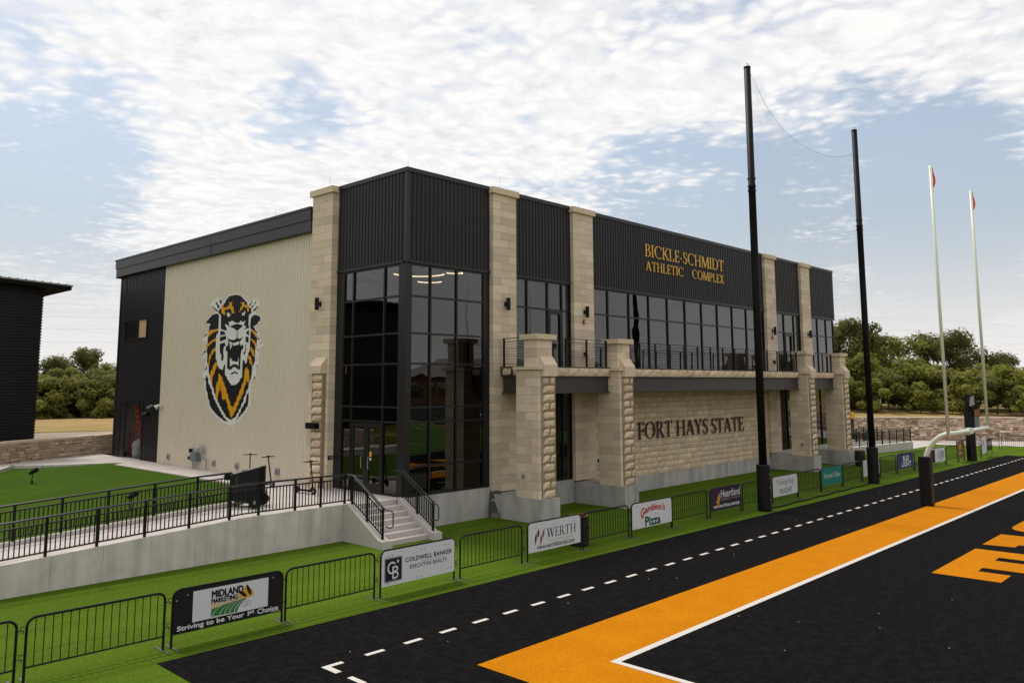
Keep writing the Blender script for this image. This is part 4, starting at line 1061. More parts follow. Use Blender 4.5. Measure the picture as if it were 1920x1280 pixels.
for nm, x, top_pts in (('left', -2.18, 1), ('right', -.15, 0)):
    rt = thing('stair_railing', 'black picket railing down the %s side wall of the entrance stairs' % nm, 'railing')
    slope = lambda y: 1.16 if y > -.12 else 1.16 - (.91 / 1.62) * (-.12 - y)
    y0 = .18 if nm == 'left' else -.1
    a = (x, y0, 1.15); c = (x, -.12, 1.15); e = (x, -1.72, slope(-1.72))
    pp_ = ([a] if nm == 'left' else []) + [c, e]
    pickets(rt, pp_, None, [(x, -.12, 1.15), (x, -.92, slope(-.92)), e] , top=.90)
    # inner handrail with returned loop at the foot
    xi = x + (.10 if nm == 'left' else -.10)
    hr = MB()
    hr.tube([(xi, .30, 1.15 + .88), (xi, -.12, 1.15 + .88), (xi, -1.72, slope(-1.72) + .86), (xi, -2.02, slope(-1.72) + .86), (xi, -2.10, slope(-1.72) + .78), (xi, -2.10, slope(-1.72) + .42), (xi, -2.02, slope(-1.72) + .36), (xi, -1.74, slope(-1.72) + .36)], .02, 7)
    for y in (-.12, -.92, -1.72): hr.tube([(xi, y, slope(y) + .86), (x, y, slope(y) + .80)], .009, 5)
    hr.build('handrail', 'paint_black_sheen', rt)
# ================================================================== CROWD BARRIERS AND BANNERS
def barrier_proto(w):
    hh = 1.05; r = .15; pts = [(0, 0, 0), (0, 0, hh - r)]
    for k in range(1, 6):
        a = R(180 - 18 * k); pts.append((r + r * math.cos(a), 0, hh - r + r * math.sin(a)))
    pts2 = [(w - p[0], 0, p[2]) for p in pts[::-1]]
    b = MB(); b.tube(pts + pts2, .023, 8); fr = b.mesh('frame', 'paint_black')
    b = MB(); b.tube([(0, 0, .25), (w, 0, .25)], .016, 7); br = b.mesh('bottom_rail', 'paint_black')
    b = MB(); b.tube([(0, 0, 0), (0, 0, .80)], .0085, 5); bar = b.mesh('bar', 'paint_black')
    b = MB(); b.box(-.02, .02, -.30, .30, 0, .010); ft = b.mesh('foot', 'foot_steel')
    b = MB()
    for z in (.40, .86): b.tube([(w, 0, z), (w + .10, 0, z), (w + .10, 0, z - .05)], .012, 5); b.tube([(w + .06, 0, z + .02), (w + .06, 0, z + .06), (w + .12, 0, z + .06)], .008, 5)
    hk = b.mesh('hook', 'paint_black')
    return fr, br, bar, ft, hk, w
def make_barrier(pr, loc, rotz, label, group):
    t = thing('crowd_barrier', label, 'barrier', loc, rotz, group)
    fr, br, bar, ft, hk, w = pr
    link('frame', fr, t); link('bottom_rail', br, t); link('hook', hk, t)
    for x in (.02, w - .02): link('foot', ft, t, loc=(x, 0, 0))
    n = 17
    for i in range(1, n):
        x = w * i / n; link('bar', bar, t, loc=(x, 0, .25))
    return t
PR = barrier_proto(2.33)
PLAN = [(-15.62, None), (-13.14, None), (-10.66, 'black'), (-8.24, None), (-5.74, 'white_mono'), (-3.20, None), (-.62, 'werth'), (1.84, None), (4.36, 'pizza'), (6.82, None), (9.34, 'purple'), (11.90, None), (14.44, 'script'), (16.90, None), (19.38, 'teal'), (21.9, None), (24.45, 'plain'), (26.85, None), (29.32, 'blue'), (31.8, None), (34.25, 'oval'), (36.7, None)]
BY = lambda x: -6.30 if x < 28 else -6.30 - (x - 28) * .055
NAMES = {'black': 'wide black banner with the green field picture', 'white_mono': 'white banner with the navy square monogram', 'werth': 'white banner with the black and copper blades', 'pizza': 'white banner with red and green lettering',
         'purple': 'purple banner with the orange fan', 'script': 'white banner with script lettering', 'teal': 'teal banner', 'plain': 'white banner hidden by the far pole', 'blue': 'blue banner', 'oval': 'white banner with the oval badge behind the goal post'}
keys = [k for _, k in PLAN]
ROW = 'crowd barriers along the edge of the black turf'
PLACED = {}
brg = random.Random(8)
for i, (x, k) in enumerate(PLAN):
    if k: lb = 'black steel crowd barrier carrying the ' + NAMES[k]
    else:
        l_ = NAMES.get(keys[i - 1]) if i else None; r_ = NAMES.get(keys[i + 1]) if i + 1 < len(keys) else None
        if l_ and r_: lb = 'bare crowd barrier right of the ' + ' '.join(l_.split()[:5])
        elif r_: lb = 'bare crowd barrier just left of the black banner'
        elif i == 0: lb = 'bare crowd barrier cut off at the left edge of the picture'
        else: lb = 'bare crowd barrier right of the oval badge banner'
    rot = brg.uniform(-.008, .008) + (-.05 if x > 28 else 0)
    t = make_barrier(PR, (x, BY(x) + brg.uniform(-.02, .02), .001), rot, lb, ROW)
    PLACED[k] = (t.location.copy(), rot)
# further barriers at the far right
FAR = [((40.05, -6.9, .001), R(-10), 'bare crowd barrier at the foot of the tall black post at the far right'), ((45.1, -7.0, .001), R(5), 'bare far barrier just right of the white upright panel')]
for loc, rot, lb in FAR: make_barrier(PR, loc, rot, lb, 'crowd barriers at the far right corner')
ORD = ['leftmost', 'second', 'third', 'fourth', 'fifth', 'sixth']
for i in range(6):
    make_barrier(PR, (52.7 - .55 * i, -1.6 - 2.45 * i, .001), R(-103), '%s of the distant barriers in front of the right stone wall' % ORD[i] if i else 'leftmost of the distant barriers in front of the right stone wall', 'distant barriers before the stone wall')

# ---- banners hang on the field side of their barriers
def banner(kind, label, m, x0=.015, x1=2.315, z0=.235, z1=1.035, round_=True):
    loc, rot = PLACED[kind]
    r = .12; P_ = []
    if round_:
        for cx_, cz_, a0 in ((x1 - r, z1 - r, 0), (x0 + r, z1 - r, 90)):
            for k in range(6):
                a = R(a0 + 18 * k); P_.append((cx_ + r * math.cos(a), -.030, cz_ + r * math.sin(a)))
        P_ = [(x1, -.030, z0)] + P_ + [(x0, -.030, z0)]
    else: P_ = [(x1, -.030, z0), (x1, -.030, z1), (x0, -.030, z1), (x0, -.030, z0)]
    b = MB(); b.prism(P_, (0, .008, 0))
    o = b.build('banner_sign', m); o.location = loc; o.rotation_euler = (0, 0, rot)
    tag(o, label, 'banner', 'advertising banners on the barriers')
    return o
Y1, Y2, Y3 = -.033, -.036, -.039
def eyelets(o, pts):
    b = MB()
    for x, z in pts:
        b.prism([(x + .018 * math.cos(R(a)), -.031, z + .018 * math.sin(R(a))) for a in range(0, 360, 60)][::-1], (0, -.004, 0))
    b.build('eyelet', 'sign_grey', o)
def poly(b, pts, y): b.quad(*[(x, y, z) for x, z in pts])
def ell(cx_, cz_, rx, rz, n=20, rot=0):
    return [(cx_ + rx * math.cos(a) * math.cos(rot) - rz * math.sin(a) * math.sin(rot), cz_ + rx * math.cos(a) * math.sin(rot) + rz * math.sin(a) * math.cos(rot)) for a in [2 * math.pi * k / n for k in range(n)]]
# black banner with picture panel
o = banner('black', 'long black banner with a picture of green crop rows and bold white slogan', 'sign_black')
b = MB(); b.box(.38, 1.98, -.033, -.0305, .40, .975); b.build('picture_panel', 'sign_white', o)
b = MB(); text_on(b, 'MIDLAND', .76, 1.42, .785, .915, Y2, bold=.06); text_on(b, 'MARKETING', .755, 1.30, .675, .765, Y2, bold=.06)
b.build('lettering', 'sign_black', o)
b = MB(); poly(b, [(.755, .56), (1.35, .64), (1.62, .66), (1.62, .70), (1.30, .69), (1.12, .665), (.755, .665)], Y1 - .001); b.build('sky_picture', 'sign_tan', o)
b = MB(); poly(b, [(.755, .43), (1.30, .415), (1.33, .50), (1.42, .60), (1.52, .655), (1.25, .645), (1.0, .61), (.755, .57)], Y1 - .002); b.build('field_picture', 'sign_green', o)
b = MB()
for x0_, x1_, z0_ in ((.78, 1.08, .425), (.93, 1.20, .42), (1.03, 1.28, .418), (1.13, 1.36, .416), (1.24, 1.42, .414)):
    pr_ = None
    for k in range(8):
        t_ = k / 7; x = x0_ + (x1_ - x0_) * t_ ** 1.7; z = z0_ + .225 * t_ ** .8
        if pr_: b.quad((pr_[0], Y2, pr_[1]), (pr_[0] + .014, Y2, pr_[1]), (x + .010, Y2, z), (x, Y2, z))
        pr_ = (x, z)
b.build('furrow', 'sign_white', o)
b = MB(); poly(b, [(1.28, .70), (1.36, .80), (1.46, .86), (1.50, .98 - .04), (1.56, .84), (1.64, .78), (1.66, .68), (1.54, .655)], Y1 - .0015); b.build('grain_picture', 'sign_gold', o)
b = MB(); poly(b, ell(1.42, .745, .10, .033, 16, R(-38)), Y2); poly(b, ell(1.545, .80, .115, .035, 16, R(-64)), Y2); b.build('kernel', 'sign_black', o)
b = MB()
for cx_ in (1.47, 1.545):
    for k in range(20):
        a0, a1 = 2 * math.pi * k / 20, 2 * math.pi * (k + 1) / 20
        b.quad(*[(cx_ + rr * math.cos(a), Y2, .545 + rr * math.sin(a)) for rr, a in ((.05, a0), (.05, a1), (.042, a1), (.042, a0))])
b.build('seal_mark', 'sign_grey', o)
b = MB(); text_on(b, 'Striving to be Your 1', .09, 1.56, .268, .378, Y1, bold=.045); text_on(b, 'st', 1.575, 1.68, .325, .385, Y1, bold=.045); text_on(b, 'Choice', 1.75, 2.22, .285, .378, Y1, bold=.045)
b.build('slogan', 'sign_white', o); bx('slogan_line', 'sign_white', o, 2.06, 2.26, Y1 - .001, Y1, .262, .270)
eyelets(o, [(.27, .93), (2.09, .95), (.06, .86)])
# monogram banner
o = banner('white_mono', 'white banner with a dark navy square monogram and two lines of thin navy capitals', 'sign_white')
b = MB(); b.box(.09, .62, -.0335, -.0305, .315, .875); b.build('monogram_border', 'sign_grey', o)
b = MB(); b.box(.115, .595, -.036, -.0336, .345, .845); b.build('monogram_square', 'sign_navy', o)
b = MB()
def ring(cx_, cz_, rx, rz, a0, a1, w, y, n=18):
    for k in range(n):
        p, q = R(a0 + (a1 - a0) * k / n), R(a0 + (a1 - a0) * (k + 1) / n)
        b.quad(*[(cx_ + (rx - d) * math.cos(a), y, cz_ + (rz - d) * math.sin(a)) for d, a in ((0, p), (0, q), (w, q), (w, p))])
ring(.31, .635, .135, .145, 40, 320, .042, -.0372)
b.box(.32, .362, -.0378, -.0374, .385, .66); ring(.40, .60, .095, .075, -95, 95, .040, -.0376); ring(.405, .46, .105, .085, -100, 95, .040, -.0377)
for z_ in (.625, .505, .372): b.box(.35, .42, -.0381, -.0379, z_, z_ + .038)
sp_ = []
for k in range(10):
    a = R(90 + 36 * k); rr = .055 if k % 2 == 0 else .022; sp_.append((.485 + rr * math.cos(a), -.0375, .765 + rr * math.sin(a)))
b.quad(*sp_); b.build('monogram', 'sign_white', o)
b = MB(); text_on(b, 'COLDWELL BANKER', .72, 2.22, .70, .80, Y1, bold=.03, space=1.1); text_on(b, 'EXECUTIVE REALTY', .86, 2.06, .53, .615, Y1, bold=.015, space=1.1); b.box(1.2, 2.0, Y1 - .0005, Y1, .655, .659)
b.build('lettering', 'sign_navy', o)
eyelets(o, [(.2, .92), (.32, .925), (1.2, .93), (1.32, .93), (2.0, .93), (2.12, .93), (.2, .29), (1.1, .29), (1.22, .29), (2.1, .35), (2.2, .35)])
# blades banner
o = banner('werth', 'white banner with black and copper blade shapes and tall black serif capitals', 'sign_white')
b = MB(); poly(b, [(.28, .40), (.355, .58), (.355, .76), (.28, .66)], Y1); poly(b, [(.385, .62), (.46, .66), (.46, .86), (.385, .78)], Y1); b.build('black_blade', 'sign_black', o)
b = MB(); poly(b, [(.50, .36), (.585, .52), (.585, .70), (.50, .60)], Y1); poly(b, [(.60, .56), (.685, .68), (.685, .86), (.60, .74)], Y1); b.build('copper_blade', 'sign_copper', o)
b = MB(); serif_flat(b, 'WERTH', .80, 2.10, .565, .83, Y1); b.build('lettering', 'sign_black', o)
b = MB(); text_on(b, 'WEALTH MANAGEMENT', .86, 2.05, .455, .51, Y1, space=1.15); b.build('small_lettering', 'sign_tan', o)
b = MB(); text_on(b, 'www.werthfinancial.com', .36, 2.03, .29, .425, Y1, bold=.006); b.build('web_address', 'sign_black', o)
eyelets(o, [(.22, .9), (.34, .9), (1.1, .92), (1.22, .92), (1.95, .9), (2.07, .9)])
# pizza banner
o = banner('pizza', 'white banner with curved red script above dark green lettering', 'sign_white')
b = MB()
text_on(b, 'Gambino\'s', 0, 0, 0, 0, Y1, bold=.05, fn=lambda u_, w_: (.50 + 1.40 * u_, .62 + .10 * math.sin(math.pi * u_) + .05 * u_ + w_ * (.20 + .05 * abs(u_ - .5)) - (.10 if u_ < .1 else 0) * (1 - w_)))
b.build('red_lettering', 'sign_red', o)
b = MB(); text_on(b, 'Pizza', .74, 1.62, .275, .56, Y1, bold=.05); b.build('green_lettering', 'sign_dkgreen', o)
b = MB(); b.box(1.27, 1.42, Y1 - .0005, Y1, .595, .602); b.box(1.30, 1.39, Y1 - .0005, Y1, .575, .581); b.build('small_mark', 'sign_red', o)
eyelets(o, [(.16, .93), (.30, .94), (1.2, .95), (2.05, .93), (2.18, .93), (2.1, .32), (2.2, .34), (.12, .30), (.22, .28)])
# purple banner
o = banner('purple', 'dark purple banner with an orange leaf fan and white lettering', 'sign_purple', round_=False)
b = MB()
for k, (a, l_) in enumerate(((95, .36), (118, .34), (142, .33), (166, .32))):
    a = R(a); c_ = (.66, .52); d_ = Vector((math.cos(a), math.sin(a))); n_ = Vector((-d_.y, d_.x))
    p = [(c_[0], c_[1] - .05 * k), (c_[0] + d_.x * l_ * .7 + n_.x * .05, c_[1] + d_.y * l_ * .7 + n_.y * .05 - .06 * k), (c_[0] + d_.x * l_, c_[1] + d_.y * l_ - .06 * k), (c_[0] + d_.x * l_ * .7 - n_.x * .05, c_[1] + d_.y * l_ * .7 - n_.y * .05 - .06 * k)]
    poly(b, p, Y1 - .0004 * k)
b.build('fan_logo', 'sign_gold', o)
b = MB(); text_on(b, 'Heartland', .76, 2.22, .68, .95, Y1, bold=.015); text_on(b, 'www.hcu.coop', .20, 2.16, .29, .46, Y1, bold=.045); b.build('lettering', 'sign_white', o)
b = MB(); text_on(b, 'CREDIT UNION', .78, 2.22, .575, .635, Y1, space=1.3); b.build('small_lettering', 'sign_tan', o)
# script banner
o = banner('script', 'white banner with grey script above thin dark capitals', 'sign_white')
b = MB(); text_on(b, 'Yuengling', .32, 2.0, .62, .93, Y1, shear=.35, bold=.004); b.build('script_lettering', 'sign_grey', o)
b = MB(); text_on(b, 'FLIGHT', .62, 1.76, .33, .53, Y1, space=1.1, bold=.006); b.build('lettering', 'sign_navy', o)
eyelets(o, [(.2, .92), (1.0, .95), (2.1, .92)])
# teal banner
o = banner('teal', 'plain teal banner with white rounded lettering', 'sign_teal', round_=False)
b = MB(); text_on(b, 'Great Clips', .28, 2.12, .50, .76, Y1, bold=.006); b.build('lettering', 'sign_white', o)
o = banner('plain', 'white banner half hidden behind the far net pole', 'sign_white'); eyelets(o, [(.2, .92), (2.1, .92)])
o = banner('blue', 'deep blue banner with bold white two line lettering', 'sign_blue', round_=False)
b = MB(); text_on(b, 'BUD', .75, 1.62, .64, .90, Y1, bold=.05); text_on(b, 'LIGHT', .56, 1.92, .33, .59, Y1, bold=.05); b.build('lettering', 'sign_white', o)
b = MB(); b.box(.1, .16, Y1 - .0005, Y1, .26, .97); b.box(2.17, 2.23, Y1 - .0005, Y1, .26, .97); b.build('side_stripe', 'sign_greyblue', o)
o = banner('oval', 'white banner with a grey oval badge seen behind the goal post', 'sign_white')
b = MB(); b.box(.02, .62, -.0335, -.0305, .24, .98); b.build('black_end', 'sign_black', o)
b = MB(); ring(1.62, .62, .56, .27, 0, 360, .05, Y1, 28); b.build('oval_badge', 'sign_grey', o)
b = MB(); ring(1.40, .60, .17, .13, 0, 360, .05, Y2); ring(1.82, .64, .20, .16, 0, 360, .05, Y2); ring(1.82, .64, .08, .07, 0, 360, .03, Y2); b.build('ring_mark', 'sign_greyblue', o)
eyelets(o, [(.9, .3), (1.2, .29), (1.5, .3), (1.9, .32)])
# two upright panels at the far right
t = thing('upright_banner', 'brown and gold panel tied to a barrier left of the tall post', 'banner', (38.05, -7.06, 0), R(3))
b = MB(); b.box(0, 1.9, -.03, -.02, .22, 1.3); pnl = b.build('panel', 'sign_brown', t)
b = MB(); b.tube([(0, 0, 0), (0, 0, 1.34), (1.9, 0, 1.34), (1.9, 0, 0)], .02, 6); b.build('frame', 'paint_black', t)
b = MB(); poly(b, ell(.75, .95, .3, .16), -.033); b.build('badge', 'sign_gold', pnl); b = MB(); b.box(.35, 1.15, -.034, -.031, .5, .6); b.build('text_bar', 'sign_tan', pnl)
t = thing('upright_banner', 'white panel with grey marks on the barrier at the turf corner', 'banner', (42.5, -7.34, 0), R(7))
b = MB(); b.box(0, 2.4, -.03, -.02, .25, 1.35); pnl = b.build('panel', 'sign_white', t)
b = MB(); b.tube([(0, 0, 0), (0, 0, 1.38), (2.4, 0, 1.38), (2.4, 0, 0)], .02, 6); b.build('frame', 'paint_black', t)
b = MB(); poly(b, ell(.8, .95, .4, .14, 20, .4), -.033); b.build('grey_mark', 'sign_grey', pnl)
# ================================================================== NET POLES, NET, GOAL POST
for x, nm in ((12.41, 'nearer'), (24.12, 'farther')):
    t = thing('net_pole', 'tall black round steel pole, the %s of the two holding the net' % nm, 'pole', (x, -6.94, 0), 0, 'poles of the safety net')
    b = MB(); b.lathe([(.158, .3), (.15, 9), (.146, 12.9), (.162, 12.92), (.162, 13.0), (.142, 13.02), (.136, 18.0)], 20); b.build('pole', 'pole_black', t, smooth=True)
    b = MB()
    for k in range(8):
        a = 2 * math.pi * k / 8 + .2
        for z in (13.25, 12.75): b.box(.152 * math.cos(a) - .02, .152 * math.cos(a) + .02, .152 * math.sin(a) - .02, .152 * math.sin(a) + .02, z, z + .05)
    b.build('splice_bolt', 'paint_black', t)
    b = MB(); b.lathe([(.145, 18.0), (.145, 18.06), (.02, 18.1)], 16); b.build('cap', 'paint_black', t)
    b = MB(); b.tube([(0, 0, 18.08), (0, 0, 18.22), (.16, 0, 18.2), (.16, 0, 18.0)], .012, 5); b.build('pulley_arm', 'galv', t)
    b = MB(); b.lathe([(.255, .01), (.27, .05), (.27, 1.72), (.25, 1.77), (.15, 1.78)], 24); b.build('pad', 'vinyl_black', t, smooth=False)
    b = MB()
    for z in (.42, .9, 1.4): b.box(-.06, .04, -.275, -.262, z, z + .03)
    b.build('pad_strap', 'sign_grey' if nm == 'nearer' else 'paint_black_sheen', t)
t = thing('safety_net', 'fine dark net hung between the two tall black poles, sagging along its top rope', 'net', (0, -6.94, 0))
x0n, x1n = 12.62, 23.92
def ztop(x):
    pts = [(12.62, 17.9), (13.2, 17.45), (14.19, 16.68), (15.68, 16.08), (17.31, 15.82), (19.07, 15.79), (20.97, 15.95), (22.35, 16.26), (23.92, 16.75)]
    for (a, za), (c, zc) in zip(pts, pts[1:]):
        if a <= x <= c: return za + (zc - za) * (x - a) / (c - a)
    return pts[-1][1]
b = MB(); nx_ = 76
for i in range(nx_ + 1):
    x = x0n + (x1n - x0n) * i / nx_; b.tube([(x, .0, .12), (x + .02 * math.sin(i), .10 * math.sin(i * .17), 8), (x, 0, ztop(x))], .0013, 3, cap=False)
for j in range(108):
    row = []
    for i in range(13):
        x = x0n + (x1n - x0n) * i / 12; z = .15 + (ztop(x) - .15) * j / 107; row.append((x, .09 * math.sin(i * 1.1 + 2) * math.sin(j * .03), z))
    b.tube(row, .0013, 3, cap=False)
o = b.build('net_mesh', 'net_string', t); o['kind'] = 'stuff'
b = MB(); b.tube([(x0n + (x1n - x0n) * i / 30, 0, ztop(x0n + (x1n - x0n) * i / 30)) for i in range(31)], .0055, 5); b.build('top_rope', 'net_string', t)
b = MB(); b.tube([(x0n - .1, -.02, 18.0), (x0n + .02, 0, 9), (x0n + .05, 0, .4)], .012, 5); b.build('side_rope', 'net_string', t)
b = MB(); b.tube([(x0n + (x1n - x0n) * i / 20, .05 * math.sin(i * 1.7), .03) for i in range(21)], .028, 6); b.build('bottom_hem', 'net_string', t)

gx, gy = 15.23, -12.9
t = thing('goal_post', 'pale football goal post with curved neck, black base pad and red ribbons', 'goal post', (gx, gy, 0))
W = 5.64
b = MB(); b.tube([(0, 0, 3.05), (W, 0, 3.05)], .085, 14); b.build('crossbar', 'goal_white', t, smooth=True)
for x in (.02, W - .02):
    b = MB(); b.tube([(x, 0, 3.05), (x, 0, 13.25)], .058, 12); up = b.build('upright', 'goal_white', t, smooth=True)
    rb_ = MB(); pr_ = None
    for k in range(9):
        z = 13.2 - k * .125; w = .065; a = .35 * math.sin(k * .5) * k / 8
        cur = ((x + .06 + a * .25, -.02 - a * .15, z), (x + .06 + a * .25 + w, -.05 - a * .4, z - .02))
        if pr_: rb_.quad(pr_[0], pr_[1], cur[1], cur[0])
        pr_ = cur
    rb_.build('ribbon', 'ribbon_red', up)
nk = [(W / 2, 1.70, 0), (W / 2, 1.70, 1.55)]
for k in range(1, 11):
    a = R(9 * k); nk.append((W / 2, 1.70 - 1.15 * (1 - math.cos(a)), 1.55 + 1.38 * math.sin(a)))
nk += [(W / 2, .3, 2.96), (W / 2, .0, 2.98)]
b = MB(); b.tube(nk, .10, 14); b.build('gooseneck', 'goal_white', t, smooth=True)
b = MB(); b.box(W / 2 - .22, W / 2 + .22, -.09, .09, 2.94, 3.16); b.build('crossbar_clamp', 'goal_white', t)
b = MB(); b.box(W / 2 - .22, W / 2 + .22, 1.48, 1.92, .01, 1.98); pad = b.build('base_pad', 'vinyl_black', t)
md = pad.modifiers.new('soft', 'BEVEL'); md.width = .05; md.segments = 3
b = MB(); b.box(W / 2 - .20, W / 2 - .08, 1.472, 1.478, .85, .875); b.box(W / 2 + .10, W / 2 + .11, 1.472, 1.478, .1, 1.9); b.build('pad_seam', 'sign_grey', pad)

# tall padded post with play clock boards at the far right
t = thing('play_clock_post', 'tall black padded post with small sign boards at the far corner', 'post', (40.0, -7.37, 0), R(-35))
b = MB(); b.box(-.20, .20, -.20, .20, 0, 3.1); b.build('pad', 'vinyl_black', t)
b = MB(); b.box(-.12, .12, -.12, .12, 3.1, 4.2); b.build('post', 'pole_black', t)
b = MB(); b.prism([(x, -.20, z) for x, z in ell(.14, 3.76, .30, .44)][::-1], (0, .06, 0)); sb = b.build('oval_board', 'sign_black', t)
b = MB()
for k in range(6): b.prism([(-.10 + .02 * k, -.201, 3.45 + k * .10), (.28, -.201, 3.55 + k * .10), (.28, -.201, 3.60 + k * .10), (-.10 + .02 * k, -.201, 3.50 + k * .10)], (0, -.006, 0))
b.build('board_stripe', 'sign_white', sb)
b = MB(); b.box(.14, .62, -.26, -.14, 2.78, 3.26); cb = b.build('clock_board', 'sign_black', t)
b = MB(); b.box(.18, .58, -.266, -.261, 2.82, 3.22); b.build('clock_face', 'sign_copper', cb)
b = MB(); b.box(.22, .58, -.20, .1, 1.95, 2.76); b.build('control_box', 'meter_grey', t)

# ================================================================== SMALL THINGS NEAR THE BUILDING
def bin_(loc, label):
    t = thing('litter_bin', label, 'bin', loc)
    b = MB(); b.lathe([(.27, .0), (.30, .05), (.30, .30), (.312, .31), (.312, .35), (.30, .36), (.30, .60), (.312, .61), (.312, .65), (.30, .66), (.30, .88)], 20); b.build('drum', 'bin_black', t)
    b = MB(); b.lathe([(.302, .88), (.31, .895), (.30, .915), (.26, .915), (.26, .80)], 20); b.build('rim', 'sign_brown', t)
    b = MB(); b.lathe([(.3135, .40), (.3135, .57)], 20); b.f = b.f[:-2]; b.mi = b.mi[:-2]; b.build('band', 'paint_black_sheen', t)
bin_((2.23, -5.85, 0), 'black drum bin with gold rim behind the white banner with copper blades')
bin_((32.35, -3.25, 0), 'black drum bin beside the rightmost stone column base')
# folded chair leaning on the plinth
t = thing('folding_chair', 'folded olive metal chair leaning against the concrete plinth', 'chair', (4.02, -.36, 0), R(-62))
b = MB(); t.rotation_euler = (R(-14), 0, R(-58))
for x in (-.21, .21): b.tube([(x, 0, 0), (x * 1.0, 0, .95), (x * .8, 0, 1.0)], .013, 6)
b.tube([(-.17, 0, 1.0), (.17, 0, 1.0)], .013, 6); b.tube([(-.21, 0, .18), (.21, 0, .18)], .010, 6); b.build('leg_frame', 'chair_olive', t)
b = MB()
for x in (-.18, .18): b.tube([(x, .05, .02), (x, .04, .70)], .012, 6)
b.tube([(-.18, .05, .1), (.18, .05, .1)], .009, 6); b.build('rear_leg', 'chair_olive', t)
b = MB(); b.prism([(-.19, -.012, .72), (.19, -.012, .72), (.19, -.012, .93), (.12, -.012, .98), (-.12, -.012, .98), (-.19, -.012, .93)], (0, .02, 0)); b.build('backrest', 'chair_olive', t)
b = MB(); b.prism([(-.18, .02, .24), (.18, .02, .24), (.19, .02, .62), (-.19, .02, .62)], (0, .018, 0)); b.build('seat', 'chair_olive', t)

def scooter(loc, rotz, label, lean=0.0, steer=0.0):
    t = thing('kick_scooter', label, 'scooter', loc, rotz, 'kick scooters parked by the entrance')
    t.rotation_euler = (lean, 0, rotz)
    b = MB(); b.box(-.42, .22, -.075, .075, .09, .14); b.prism([(.22, -.05, .09), (.36, -.05, .24), (.40, -.05, .22), (.26, -.05, .07)], (0, .1, 0)); b.build('deck', 'paint_black', t)
    for x in (-.50, .46):
        b = MB()
        N_ = 14; ring_ = [(x + .11 * math.cos(2 * math.pi * k / N_), .11 + .11 * math.sin(2 * math.pi * k / N_)) for k in range(N_)]
        b.prism([(px, -.028, pz) for px, pz in ring_], (0, .056, 0)); w_ = b.build('wheel', 'rubber', t)
        b = MB(); b.prism([(x + .05 * math.cos(2 * math.pi * k / 8), -.031, .11 + .05 * math.sin(2 * math.pi * k / 8)) for k in range(8)], (0, .062, 0)); b.build('hub', 'sign_grey', w_)
    b = MB(); b.tube([(.46, 0, .13), (.40, 0, .28), (.26, 0, 1.12)], .024, 8); b.build('steering_tube', 'paint_black', t)
    b = MB(); d = Vector((math.sin(steer), math.cos(steer), 0)) * .27; b.tube([(.26 - d.x, -d.y, 1.13), (.26 + d.x, d.y, 1.13)], .018, 7); b.box(.20, .32, -.05, .05, 1.12, 1.17); b.build('handlebar', 'paint_black', t)
    b = MB(); b.prism([(-.62, -.04, .16), (-.50, -.04, .245), (-.36, -.04, .20), (-.36, -.04, .185), (-.50, -.04, .225), (-.61, -.04, .15)], (0, .08, 0)); b.build('mudguard', 'paint_black', t)
scooter((-1.6, 3.53, 1.10), R(-84), 'single black scooter standing beside the rock faced buttress', 0, .4)
scooter((-1.72, 6.4, 1.10), R(-60), 'black scooter rising behind the right end of the handcart', 0, .5)
scooter((-1.62, 7.5, 1.09), R(60), 'black scooter with slanting handlebar behind the left end of the handcart', 0, .2)
# black wheeled bin cart parked across the ramp head
t = thing('utility_cart', 'black slatted handcart tilted back on its wheels at the head of the ramp', 'cart', (-4.28, 1.95, 1.10), R(-46))
topz = lambda x: 1.22 + .26 * x
for y in (-.30, .30):
    for k in range(5):
        x = -.82 + k * .175
        b = MB(); b.prism([(x, y, .28 - .03 * k), (x + .165, y, .26 - .03 * k), (x + .165, y, topz(x + .165)), (x, y, topz(x))], (0, .025, 0)); b.build('side_slat', 'rubber', t)
b = MB(); b.prism([(-.83, -.29, .22), (.06, -.29, .08), (.06, -.29, .12), (-.83, -.29, .26)], (0, .58, 0)); b.build('floor', 'rubber', t)
b = MB(); b.tube([(-.85, -.29, topz(-.85)), (.07, -.29, topz(.07)), (.07, .31, topz(.07)), (-.85, .31, topz(-.85))], .022, 6); b.tube([(.07, -.29, .1), (.07, -.29, 1.24)], .02, 6); b.tube([(.07, .31, .1), (.07, .31, 1.24)], .02, 6); b.build('top_rail', 'paint_black', t)
b = MB(); b.tube([(-.85, -.2, .85), (-1.05, -.2, .93), (-1.09, .2, .93), (-.85, .22, .85)], .022, 6); b.build('pull_handle', 'paint_black', t)
b = MB(); b.tube([(0, -.46, .17), (0, .46, .17)], .02, 6); b.build('axle', 'paint_black', t)
N_ = 14
for y in (-.44, .40):
    b = MB(); b.prism([(.19 * math.cos(2 * math.pi * k / N_), y - .045, .19 + .19 * math.sin(2 * math.pi * k / N_)) for k in range(N_)], (0, .09, 0)); w_ = b.build('wheel', 'rubber', t)
    b = MB(); b.prism([(.06 * math.cos(2 * math.pi * k / 8), y - .05, .19 + .06 * math.sin(2 * math.pi * k / 8)) for k in range(8)], (0, .10, 0)); b.build('hub', 'sign_grey', w_)
b = MB()
for x in (-.98, -.84): b.prism([(x + .11 * math.cos(2 * math.pi * k / 10), -.2, .95 + .11 * math.sin(2 * math.pi * k / 10)) for k in range(10)], (0, .05, 0))
b.build('spare_roller', 'rubber', t)
b = MB(); b.box(-.5, -.25, -.27, .28, topz(-.5) - .02, topz(-.25) + .02); b.build('folded_tarp', 'meter_grey', t)

